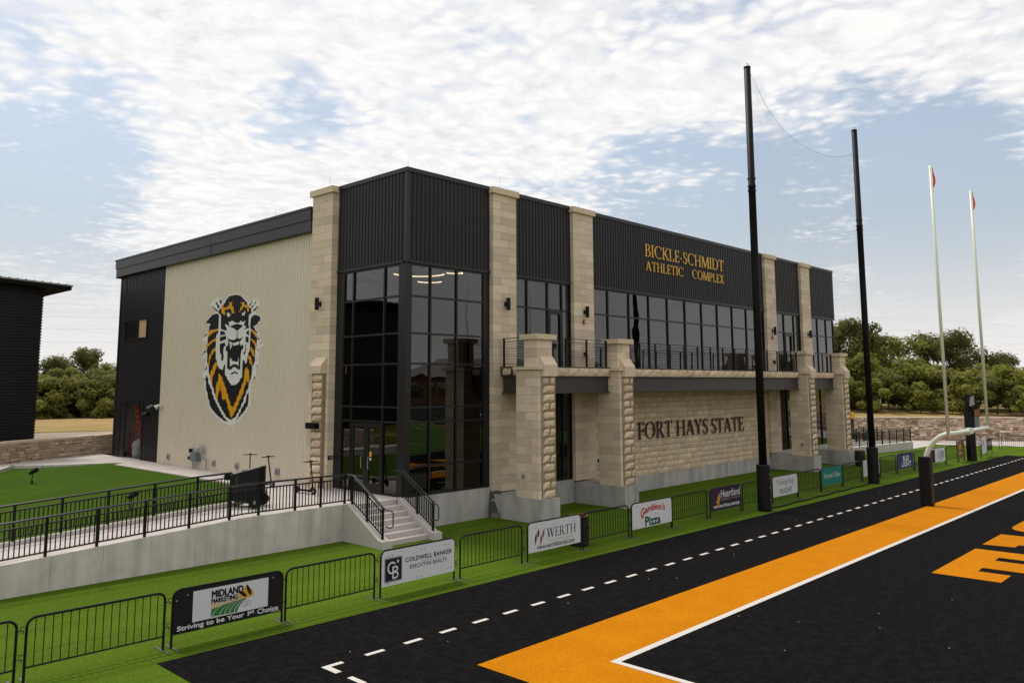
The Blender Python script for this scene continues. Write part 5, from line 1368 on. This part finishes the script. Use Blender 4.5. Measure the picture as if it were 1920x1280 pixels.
# gas meter and outlets on the cream wall
t = thing('gas_meter', 'grey gas meter with regulator and pipes on the cream wall', 'gas meter', (-.20, 15.2, 1.04))
b = MB(); b.box(-.13, .13, -.28, .28, .38, .78); b.build('meter_body', 'meter_grey', t)
b = MB(); b.box(-.14, -.131, -.16, .16, .62, .74); b.build('dial_panel', 'sign_grey', t)
b = MB()
b.tube([(0, .20, .78), (0, .20, .98)], .035, 8); b.tube([(0, -.18, .78), (0, -.18, .95), (0, -.55, .95), (0, -.62, .9)], .035, 8)
b.tube([(0, .12, .38), (0, .12, .02)], .035, 8); b.tube([(0, .22, .38), (0, .20, .0)], .028, 8)
b.tube([(0, -.62, .85), (0, -.62, .55), (0, -1.05, .52), (0, -1.12, .48), (0, -1.12, .0)], .035, 8); b.tube([(0, -.62, .55), (.18, -.62, .55)], .03, 8); b.build('pipe', 'pipe_grey', t)
b = MB(); b.lathe([(.06, -.08), (.20, -.03), (.20, .03), (.06, .08)], 16); b.v = [(q[2] - .02, q[0] - .62, q[1] + .93) for q in b.v]; b.build('regulator', 'pipe_grey', t)
b = MB(); b.box(-.06, .06, .42, .58, .74, .92); b.box(-.06, .06, .48, .66, .42, .56); b.build('relief_valve', 'paint_black', t)
for y, z, w in ((18.4, 1.42, 'left of the gas meter'), (13.6, 1.40, 'just right of the gas meter'), (11.45, 1.42, 'left of the scooter handlebars'), (8.1, 1.42, 'between the handcart and the single scooter')):
    t = thing('wall_outlet', 'small weathered outlet box low on the cream wall %s' % w, 'wall outlet', (-.03, y, z))
    b = MB(); b.box(-.07, 0, -.13, .13, -.13, .13); b.build('cover_plate', 'pipe_grey', t)
    b = MB(); b.box(-.11, -.07, -.07, .06, -.09, .05); b.build('outlet_flap', 'meter_grey', t)
t = thing('security_camera', 'black camera on the trim above the store room door', 'camera', (-.05, 20.3, 3.86))
b = MB(); b.box(-.06, .0, -.07, .07, -.08, .08); b.build('bracket', 'paint_black', t); b = MB(); b.tube([(-.06, 0, 0), (-.15, .04, .04), (-.34, .12, -.10)], [.03, .07, .07], 10); b.build('camera_body', 'meter_grey', t)
t = thing('wall_horn', 'white horn speaker at the left edge of the cream wall', 'speaker', (-.04, 19.45, 3.86))
b = MB(); b.box(-.10, .0, -.06, .06, -.08, .08); b.build('bracket', 'white_plastic', t); b = MB(); b.tube([(-.06, 0, .10), (-.18, .06, .05), (-.30, .12, -.05)], [.04, .07, .13], 12); b.build('horn', 'white_plastic', t)
t = thing('wall_light', 'black lamp on the black cladding right of the store room door', 'wall light', (-.04, 21.05, 3.45))
b = MB(); b.box(-.16, 0, -.20, .20, -.10, .10); b.build('lamp_housing', 'paint_black', t); b = MB(); b.prism([(-.16, -.2, .10), (-.30, -.2, -.02), (-.30, -.2, -.06), (-.16, -.2, -.10)], (0, .4, 0)); b.build('lamp_hood', 'paint_black', t)
# step ladder and gear in the store room
t = thing('step_ladder', 'red step ladder standing in the open store room door', 'ladder', (.62, 23.95, 1.05), R(80))
b = MB()
for s_ in (-1, 1): b.tube([(s_ * .30, -.35, 0), (s_ * .17, 0, 2.6)], .035, 6)
b.build('front_rail', 'ladder_red', t)
b = MB()
for s_ in (-1, 1): b.tube([(s_ * .28, .45, 0), (s_ * .17, .03, 2.55)], .025, 6)
b.build('rear_rail', 'ladder_red', t)
for k in range(7):
    f_ = (k + 1) / 8; b = MB(); w_ = .30 - .13 * f_; b.box(-w_, w_, -.35 + .35 * f_ - .05, -.35 + .35 * f_ + .05, 2.6 * f_ - .012, 2.6 * f_ + .012); b.build('tread', 'galv', t)
b = MB(); b.box(-.18, .18, -.06, .08, 2.58, 2.66); b.build('top_cap', 'ladder_red', t)
t = thing('ladder', 'second red ladder leaning inside the store room', 'ladder', (.55, 23.15, 1.05), R(85)); t.rotation_euler = (R(-8), 0, R(85))
b = MB()
for s_ in (-.2, .2): b.tube([(s_, 0, 0), (s_, 0, 2.9)], .035, 6)
b.build('side_rail', 'ladder_red', t)
b = MB()
for k in range(8): b.tube([(-.2, 0, .3 + .32 * k), (.2, 0, .3 + .32 * k)], .015, 5)
b.build('rung', 'galv', t)
t = thing('warning_sign', 'red and white notice on the store room wall', 'sign', (.72, 23.62, 2.25))
b = MB(); b.box(-.01, .01, -.25, .25, 0, .62); b.build('board', 'sign_red', t); b = MB(); b.box(-.016, -.011, -.25, .25, .5, .62); b.build('header', 'sign_white', t)
t = thing('hand_truck', 'black hand truck with upright handles inside the store room', 'hand truck', (.45, 24.3, 1.05), R(90))
b = MB(); b.tube([(-.2, 0, .1), (-.2, .05, 1.3), (.2, .05, 1.3), (.2, 0, .1)], .025, 6); b.box(-.22, .22, -.25, 0, .05, .09); b.build('frame', 'paint_black', t)
for s_ in (-.24, .24):
    b = MB(); b.prism([(s_ - .03, .12 + .12 * math.cos(2 * math.pi * k / 12), .12 + .12 * math.sin(2 * math.pi * k / 12)) for k in range(12)], (.06, 0, 0)); b.build('wheel', 'rubber', t)
t = thing('sack', 'pale tied sack on the store room floor', 'sack', (.42, 23.35, 1.05))
b = MB(); b.lathe([(.26, 0), (.30, .2), (.28, .5), (.33, .62), (.25, .85), (.08, .95)], 12); b.build('sack_body', 'sign_grey', t, smooth=True)
b = MB(); b.lathe([(.10, .90), (.05, .98), (.09, 1.05)], 10); b.build('tied_neck', 'sign_grey', t)
# landscape spotlights
for (x, y), w in (((-6.6, 16.6), 'standing on the lawn near the bent concrete wall'), ((-6.7, 5.9), 'at the lawn edge behind the ramp railings')):
    t = thing('garden_spotlight', 'small black stake spotlight ' + w, 'spotlight', (x, y, zl(x)), R(-40))
    b = MB(); b.tube([(0, 0, 0), (0, 0, .42)], .022, 6); b.tube([(0, 0, .0), (0, 0, .1)], .05, 8); b.build('stake', 'paint_black', t)
    b = MB(); b.tube([(-.12, 0, .40), (.0, 0, .47), (.20, 0, .58)], [.05, .085, .095], 12); b.build('lamp_head', 'paint_black', t)
# ================================================================== STONE WALLS
def rubble_wall(root, P0, P1, z0, z1, thick, cap_h, stone_h, wmin, wmax, seed, n_single, facing):
    """coursed rubble face: big courses split at random so that joints step; the first n_single stones are parts, the rest one part"""
    rg = random.Random(seed); d = (P1 - P0); L = d.length; d.normalize(); n = Vector((d.y, -d.x)) * facing
    ang = math.atan2(d.y, d.x)
    def q(s_, o_, z): p = P0 + d * s_ + n * o_; return (p.x, p.y, z)
    b = MB(); b.prism([q(0, 0, z0), q(L, 0, z0), q(L, -thick, z0), q(0, -thick, z0)], (0, 0, z1 - z0)); b.build('wall_core', 'mortar', root)
    b = MB(); s_ = 0
    while s_ < L:
        w = min(rg.uniform(.9, 1.5), L - s_); o_ = rg.uniform(.05, .09)
        b = MB(); b.prism([q(s_ + .01, o_, z1), q(s_ + w - .01, o_, z1), q(s_ + w - .01, -thick - o_, z1), q(s_ + .01, -thick - o_, z1)], (0, 0, cap_h + rg.uniform(-.01, .012))); b.build('cap_stone', 'cap_stone', root); s_ += w
    st_ = []
    z = z0
    while z < z1 - .05:
        h = rg.choice((stone_h, stone_h * 1.5, stone_h * 2)); h = min(h, z1 - z)
        if z1 - z - h < stone_h * .6: h = z1 - z
        s_ = 0
        while s_ < L:
            w = min(rg.uniform(wmin, wmax), L - s_)
            if rg.random() < .45 and h > stone_h * 1.4:
                c = rg.uniform(.4, .6); st_ += [(s_, w, z, h * c), (s_, w, z + h * c, h * (1 - c))]
            else: st_.append((s_, w, z, h))
            s_ += w
        z += h
    bulk_ = MB(); me_ = ubox('rubble_piece')
    st_.sort(key=lambda t_: -t_[1] * t_[3])
    for k, (s_, w, z, h) in enumerate(st_):
        o_ = rg.uniform(.02, .06); gp = .014
        if k < n_single:
            # unit box x along the wall, y from the face inward
            p = q(s_ + gp, o_ if facing > 0 else o_, z + gp)
            o = link('stone', me_, root, loc=p, rotz=ang, scale=(w - 2 * gp, (o_ + .05) * (1 if facing > 0 else -1), h - 2 * gp))
        else: bulk_.prism([q(s_ + gp, o_, z + gp), q(s_ + w - gp, o_, z + gp), q(s_ + w - gp, -.05, z + gp), q(s_ + gp, -.05, z + gp)], (0, 0, h - 2 * gp))
    if bulk_.v:
        me = bulk_.mesh('stone', 'rubble'); rnd_attr(me, 6, seed); link('stone', me, root, kind='stuff')
lwall = thing('stone_wall', 'low coursed limestone wall with flat caps in front of the black building', 'wall')
rubble_wall(lwall, Vector((-14, 20.5)), Vector((3.6, 29.5)), 1.0, 2.02, .45, .10, .12, .22, .62, 21, 290, 1)
rwall = thing('stone_wall', 'long rough rubble retaining wall behind the right end of the field', 'wall')
rubble_wall(rwall, Vector((46, 18.2)), Vector((84, -38.8)), 0, 1.92, .6, .07, .13, .18, .55, 22, 0, 1)

# ================================================================== BLACK BUILDING AT THE LEFT
bb = thing('black_building', 'dark building with horizontal ribbed metal siding and an overhanging roof at the left edge', 'building')
YB = 30.0; xr = -2.80
def hribs(name, parent, x0, x1, y, z0, z1, pitch=.17, depth=.045):
    pts = []; z = z0
    while z < z1:
        for t_, h_ in ((0, 0), (.15, 1), (.6, 1), (.75, 0)):
            if z + t_ * pitch < z1: pts.append((z + t_ * pitch, h_))
        z += pitch
    pts.append((z1, 0)); b = MB(); vs = []
    for z, h_ in pts: vs += [(x0, y - depth * h_, z), (x1 + depth * h_ * .9, y - depth * h_, z), (x1 + depth * h_ * .9, y + 14, z)]
    fs = []
    for i in range(len(pts) - 1): fs += [(i * 3, i * 3 + 1, i * 3 + 4, i * 3 + 3), (i * 3 + 1, i * 3 + 2, i * 3 + 5, i * 3 + 4)]
    b.add(vs, fs); return b.build(name, 'metal_dark', parent)
hribs('siding', bb, -45, xr, YB, 1.0, 10.75)
zr = lambda d: 10.68 + .05 * d - .0006 * d * d
rf = MB(); prof_ = [(-1.6 - d, zr(d)) for d in (0, 1, 2, 4, 6, 9, 13, 18, 24, 32, 44)]
vs = []
for x, z in prof_: vs += [(x, YB - 1.0, z - .20), (x, YB - 1.0, z), (x, YB + 15, z), (x, YB + 15, z - .20)]
rf.add(vs, [(i * 4 + j, i * 4 + (j + 1) % 4, (i + 1) * 4 + (j + 1) % 4, (i + 1) * 4 + j) for i in range(len(prof_) - 1) for j in range(4)] + [(0, 3, 2, 1)])
roof_ = rf.build('roof', 'soffit_black', bb)
rf = MB(); vs = []
for x, z in prof_: vs += [(x + .05, YB - 1.06, z + .004), (x + .05, YB - 1.06, z + .09), (x + .05, YB + 15, z + .09), (x + .05, YB + 15, z + .004)]
rf.add(vs, [(i * 4 + j, i * 4 + (j + 1) % 4, (i + 1) * 4 + (j + 1) % 4, (i + 1) * 4 + j) for i in range(len(prof_) - 1) for j in range(4)] + [(0, 3, 2, 1)])
rf.build('roof_sheet', 'metal_roof', roof_)
b = MB()
for k in range(40):
    d = .3 + k * .42; b.box(-1.6 - d - .02, -1.6 - d + .02, YB - 1.08, YB + 15, zr(d) + .09, zr(d) + .135)
b.build('standing_seam', 'metal_roof', roof_)
b = MB(); b.box(-44, -5, YB + 3, YB + 14, 1, 10.4); b.build('core_wall', 'metal_dark_plain', bb)

# ================================================================== TREES
LEAF = {}
def tree_meshes(kind, seed, h, r, lobes, n, leaf, low=.12):
    """crown: leaf faces scattered through a cluster of lobes; trunk with limbs reaching into the lobes"""
    rg = random.Random(seed)
    cs = []
    for k in range(lobes):
        a = rg.uniform(0, 6.283); rr = r * math.sqrt(rg.uniform(.0, .8)); zz = h * rg.uniform(low + .10, .90)
        rr *= (1.05 - .65 * max(0, zz / h - .45) / .55)
        cs.append((Vector((rr * math.cos(a), rr * math.sin(a), zz)), r * rg.uniform(.18, .40)))
    cs.append((Vector((0, 0, h * .82)), r * .38))
    tr = MB(); th = h * .45
    tr.tube([(0, 0, -.3), (.05 * r, 0, h * .15), (-.03 * r, .04 * r, th)], [h * .026, h * .020, h * .012], 8)
    for c, cr_ in cs[:max(6, lobes // 2)]:
        s_ = Vector((0, 0, h * rg.uniform(.15, .42))); m_ = s_.lerp(c, .5) + Vector((0, 0, h * .03))
        tr.tube([s_, m_, c], [h * .011, h * .007, h * .003], 5)
    b = MB()
    tot = sum(q[1] ** 2 for q in cs)
    for c, cr_ in cs:
        m = int(n * cr_ ** 2 / tot)
        for _ in range(m):
            v = Vector((rg.gauss(0, 1), rg.gauss(0, 1), rg.gauss(0, 1))).normalized()
            rad = cr_ * (rg.random() ** .30) * (1 + .22 * math.sin(v.x * 7 + c.x) * math.sin(v.z * 6 + c.y * 2))
            p = c + Vector((v.x, v.y, v.z * .82)) * rad
            if p.z < h * low * .5: continue
            nrm = (v + Vector((rg.gauss(0, .45), rg.gauss(0, .45), rg.gauss(.45, .45)))).normalized()
            t_ = nrm.cross(Vector((rg.gauss(0, 1), rg.gauss(0, 1), rg.gauss(0, 1)))).normalized(); u_ = nrm.cross(t_)
            s_ = leaf * rg.uniform(.6, 1.4)
            b.quad(p - t_ * s_, p + u_ * s_ * .55, p + t_ * s_, p - u_ * s_ * .55)
    me = b.mesh('crown', kind); rg2 = random.Random(seed + 1)
    at = me.attributes.new('rnd', 'FLOAT', 'FACE')
    # neighbouring leaves share a tone: sampled from a smooth noise plus a little per leaf scatter
    vals = []
    for p in me.polygons:
        c = p.center; vals.append(min(1, max(0, .5 + .75 * mnoise.noise(Vector((c.x, c.y, c.z)) * (2.2 / r) + Vector((seed, 0, 0))) + rg2.uniform(-.18, .18))))
    at.data.foreach_set('value', vals)
    return me, tr.mesh('trunk', 'bark')
KIND = {
    'tall': tree_meshes('leaf_dark', 1, 10.5, 4.4, 16, 6200, .19), 'wide': tree_meshes('leaf_dark', 2, 8.6, 4.9, 16, 6400, .19), 'mid': tree_meshes('leaf_mid', 3, 7.4, 3.7, 13, 5600, .18),
    'open': tree_meshes('leaf_dark', 4, 10.0, 4.2, 12, 3800, .18, .25), 'light': tree_meshes('leaf_light', 5, 5.4, 2.9, 11, 4600, .17, .05), 'bush': tree_meshes('leaf_mid', 6, 3.8, 2.6, 10, 4400, .16, .0),
    'bush_light': tree_meshes('leaf_light', 7, 3.2, 2.4, 9, 3800, .15, .0), 'mid2': tree_meshes('leaf_mid', 8, 8.4, 3.9, 14, 5800, .18)}
CAMX, CAMY = -17.74, -21.98
trg = random.Random(5)
def plant(kind, az, dist, z, s, label, group, cat='tree', name='tree'):
    a = R(az); x = CAMX + math.sin(a) * dist; y = CAMY + math.cos(a) * dist
    t = thing(name, label, cat, (x, y, z), trg.uniform(0, 6.28), group)
    cm, tm = KIND[kind]
    link('crown', cm, t, scale=(s * trg.uniform(.93, 1.07), s * trg.uniform(.93, 1.07), s)); link('trunk', tm, t, scale=(s, s, s))
NUM = ['first', 'second', 'third', 'fourth', 'fifth', 'sixth', 'seventh', 'eighth', 'ninth', 'tenth', 'eleventh', 'twelfth', 'thirteenth', 'fourteenth', 'fifteenth', 'sixteenth', 'seventeenth', 'eighteenth', 'nineteenth', 'twentieth', 'twenty-first', 'twenty-second', 'twenty-third', 'twenty-fourth', 'twenty-fifth', 'twenty-sixth', 'twenty-seventh', 'twenty-eighth']
# right hand row, from left to right: kind, azimuth, distance, base, size
right = [('mid2', 63.9, 98, 2.4, 1.0), ('tall', 65.3, 97, 2.4, 1.0), ('open', 66.7, 90, 2.4, .98), ('mid2', 68.2, 94, 2.4, 1.06), ('tall', 69.7, 96, 2.4, .96), ('open', 71.0, 103, 2.4, .84), ('mid2', 72.4, 97, 2.4, .92), ('open', 73.9, 100, 2.4, .84), ('open', 75.2, 97, 2.4, .84), ('wide', 76.4, 101, 2.4, .76), ('open', 77.7, 108, 2.4, .62), ('wide', 79.2, 114, 2.4, .52), ('mid', 80.9, 112, 2.4, .50), ('wide', 82.6, 112, 2.4, .5), ('mid', 84.5, 110, 2.4, .6)]
DES = {'open': 'tall open tree', 'tall': 'tall dark bushy tree', 'wide': 'broad dark spreading tree', 'mid': 'rounded mid green tree', 'mid2': 'upright mid green tree', 'light': 'pale yellow green young tree', 'bush': 'olive bush', 'bush_light': 'pale green bush'}
for i, (k, az, d, z, s) in enumerate(right):
    plant(k, az, d, z, s, '%s, %s from left in the tall row right of the building' % (DES[k], NUM[i]), 'trees behind the right stone wall')
front = [('light', 68.0, 86, 2.35, .95), ('bush', 68.4, 88, 2.35, 1.1), ('light', 69.9, 87, 2.35, 1.0), ('bush', 70.2, 89, 2.35, 1.2), ('bush', 71.3, 84, 2.35, .95), ('light', 72.6, 88, 2.35, .92), ('bush', 73.6, 88, 2.35, 1.1), ('mid', 74.3, 90, 2.35, .60), ('bush_light', 75.6, 84, 2.35, 1.05), ('bush', 75.0, 88, 2.35, 1.0), ('mid', 76.8, 91, 2.35, .60), ('light', 78.0, 87, 2.35, .76), ('bush', 76.2, 88, 2.35, 1.0), ('bush', 78.9, 88, 2.35, 1.0), ('bush_light', 79.8, 87, 2.35, 1.0), ('mid', 80.9, 92, 2.35, .46), ('bush', 66.6, 84, 2.35, .95), ('bush_light', 67.2, 83, 2.35, .8), ('bush', 69.0, 83, 2.35, .8), ('bush_light', 70.6, 83, 2.35, .9), ('bush_light', 73.2, 83, 2.35, .8), ('bush', 77.3, 84, 2.35, .8), ('bush_light', 78.6, 83, 2.35, .7), ('bush', 82.6, 88, 2.35, .9), ('bush', 81.6, 90, 2.35, .9)]
front.sort(key=lambda q: q[1])
for i, (k, az, d, z, s) in enumerate(front):
    bush = k.startswith('bush')
    plant(k, az, d, z, s, '%s, %s from left just above the rubble wall' % (DES[k], NUM[i]), 'shrubs and young trees above the right wall', 'bush' if bush else 'tree', 'bush' if bush else 'tree')
# left hand wood between the two buildings
left = [('mid2', 14.4, 100, 1.6, .60), ('mid', 17.9, 101, 1.6, .72), ('mid', 22.4, 100, 1.6, .68), ('open', 13.4, 104, 1.6, .62), ('mid2', 15.6, 107, 1.6, .66), ('open', 16.9, 106, 1.6, .70), ('tall', 18.4, 109, 1.6, .78), ('mid2', 20.0, 103, 1.6, .72), ('wide', 21.6, 106, 1.6, .70), ('mid', 23.4, 103, 1.6, .74), ('mid2', 25.0, 104, 1.6, .74), ('wide', 26.8, 106, 1.6, .7)]
left.sort(key=lambda q: q[1])
for i, (k, az, d, z, s) in enumerate(left):
    plant(k, az, d, z, s, '%s, %s from left in the wood between buildings' % (DES[k], NUM[i]), 'trees between the two buildings')
lf = [('bush', 15.6, 98, 1.6, 1.2), ('bush', 16.6, 96, 1.6, 1.1), ('bush_light', 18.4, 96, 1.6, 1.1), ('bush', 19.2, 98, 1.6, 1.3), ('bush', 21.0, 97, 1.6, 1.2), ('bush_light', 22.1, 96, 1.6, 1.1), ('bush', 14.3, 96, 1.2, 1.1), ('bush_light', 17.0, 94, 1.2, 1.0), ('bush', 18.0, 97, 1.2, 1.2), ('bush', 19.7, 94, 1.2, 1.0), ('bush_light', 20.7, 95, 1.2, 1.0), ('bush', 21.7, 98, 1.2, 1.2), ('bush', 23.2, 95, 1.2, 1.1), ('bush', 15.0, 95, 1.4, 1.0), ('light', 16.4, 97, 1.6, .72), ('bush', 17.6, 95, 1.6, 1.1), ('mid', 18.9, 99, 1.6, .56), ('bush', 20.1, 95, 1.6, 1.15), ('light', 21.4, 96, 1.6, .80), ('bush', 22.6, 95, 1.6, 1.1), ('bush_light', 13.6, 95, 1.6, 1.0), ('mid', 16.9, 99, 1.6, .7), ('mid', 20.6, 99, 1.6, .72)]
lf.sort(key=lambda q: q[1])
for i, (k, az, d, z, s) in enumerate(lf):
    bush = k.startswith('bush')
    plant(k, az, d, z, s, '%s, %s from left along the foot of the left wood' % (DES[k], NUM[i]), 'undergrowth at the foot of the left wood', 'bush' if bush else 'tree', 'bush' if bush else 'tree')
# behind the camera: trees mirrored by the glass
back = [(96 + 4.1 * k, 118 + 9 * math.sin(k * 2.1)) for k in range(17)]
for k, (az, d) in enumerate(back):
    plant(('tall', 'wide', 'mid2')[k % 3], az, d, 0, 1.0 + .12 * math.sin(k * 1.9), 'tree %s along the far side of the field, seen only as a reflection' % NUM[k], 'trees beyond the playing field')

# ================================================================== POWER LINE, FAR RAMP, PRESS BOX
t = thing('power_line', 'thin overhead wires crossing the sky far behind the building', 'power line')
A_ = Vector((-60, 128)); B_ = Vector((300, -8))
for z, off in ((13.2, 0), (11.6, 0), (15.0, .8), (17.6, -.8), (9.8, 0)):
    pts = []
    for k in range(61):
        f_ = k / 60; sag = ((k % 20) / 20 - .5) ** 2 * 4 - 1; p = A_.lerp(B_, f_); pts.append((p.x, p.y + off, z + 1.1 * sag + 2.0))
    b = MB(); b.tube(pts, .010, 4, cap=False); b.build('wire', 'sign_grey', t)
for f_ in (0, .40, 1):
    p = A_.lerp(B_, f_); b = MB(); b.tube([(p.x, p.y, 0), (p.x, p.y, 20)], [.2, .13], 8); b.tube([(p.x, p.y - 1.2, 17), (p.x, p.y + 1.2, 17)], .07, 5); b.build('utility_pole', 'bark', t)
t = thing('access_ramp', 'low concrete ramp wall right of the building, under its picket railing', 'wall', (0, 0, 0))
b = MB(); b.prism([(38.6, -.45, 0), (47.3, -1.62, 0), (47.3, -1.40, 0), (38.6, -.2, 0)], (0, 0, .55)); b.build('wall_body', 'concrete_walk', t)
b = MB(); b.prism([(38.6, -.2, 0), (47.3, -1.40, 0), (47.3, 3.5, 0), (38.6, 3.5, 0)], (0, 0, .53)); b.build('ramp_floor', 'concrete_walk', t)
rt = thing('ramp_railing', 'black picket railing on the low ramp right of the building', 'railing')
n = 8; a = (38.7, -.35, .55); c = (47.2, -1.5, .55)
pickets(rt, [a, c], None, [tuple(Vector(a).lerp(Vector(c), k / n)) for k in range(n + 1)], top=1.05, mid=.92, space=.13)
pickets(rt, [(38.7, 1.9, .53), (47.2, .9, .53)], None, [tuple(Vector((38.7, 1.9, .53)).lerp(Vector((47.2, .9, .53)), k / n)) for k in range(n + 1)], top=1.05, mid=.92, space=.13)
t = thing('yellow_flag_post', 'dark post with a yellow top against the rubble wall at the building corner', 'post', (52.0, 4.6, 0))
b = MB(); b.box(-.12, .12, -.12, .12, 0, 2.0); b.build('post', 'steel_bronze', t); b = MB(); b.box(-.35, .3, -.14, .14, 1.95, 2.45); b.build('yellow_cap', 'sign_gold', t)
ps = thing('press_box', 'brick press box with hipped roof across the field, seen only as a reflection', 'building', (62, -62, 0), R(12))
b = MB(); b.box(-5, 5, -14, 14, 0, 6); b.build('wall', 'brick', ps)
b = MB(); b.add([(-6, -15, 6), (6, -15, 6), (6, 15, 6), (-6, 15, 6), (0, -9, 8.6), (0, 9, 8.6)], [(0, 1, 4), (1, 2, 5, 4), (2, 3, 5), (3, 0, 4, 5), (0, 3, 2, 1)]); b.build('roof', 'metal_roof', ps)
for k in range(6):
    b = MB(); b.box(-5.05, -4.98, -12.5 + k * 4.3, -9.8 + k * 4.3, 3.2, 5.2); b.build('window', 'glass_dark', ps)
gs = thing('grandstand', 'stepped concrete grandstand across the field, seen only as a reflection', 'stand', (52, -58, 0), R(12))
for k in range(8):
    b = MB(); b.box(k * .8, (k + 1) * .8, -30, 30, 0, .45 * (k + 1)); b.build('terrace', 'stand_grey', gs)
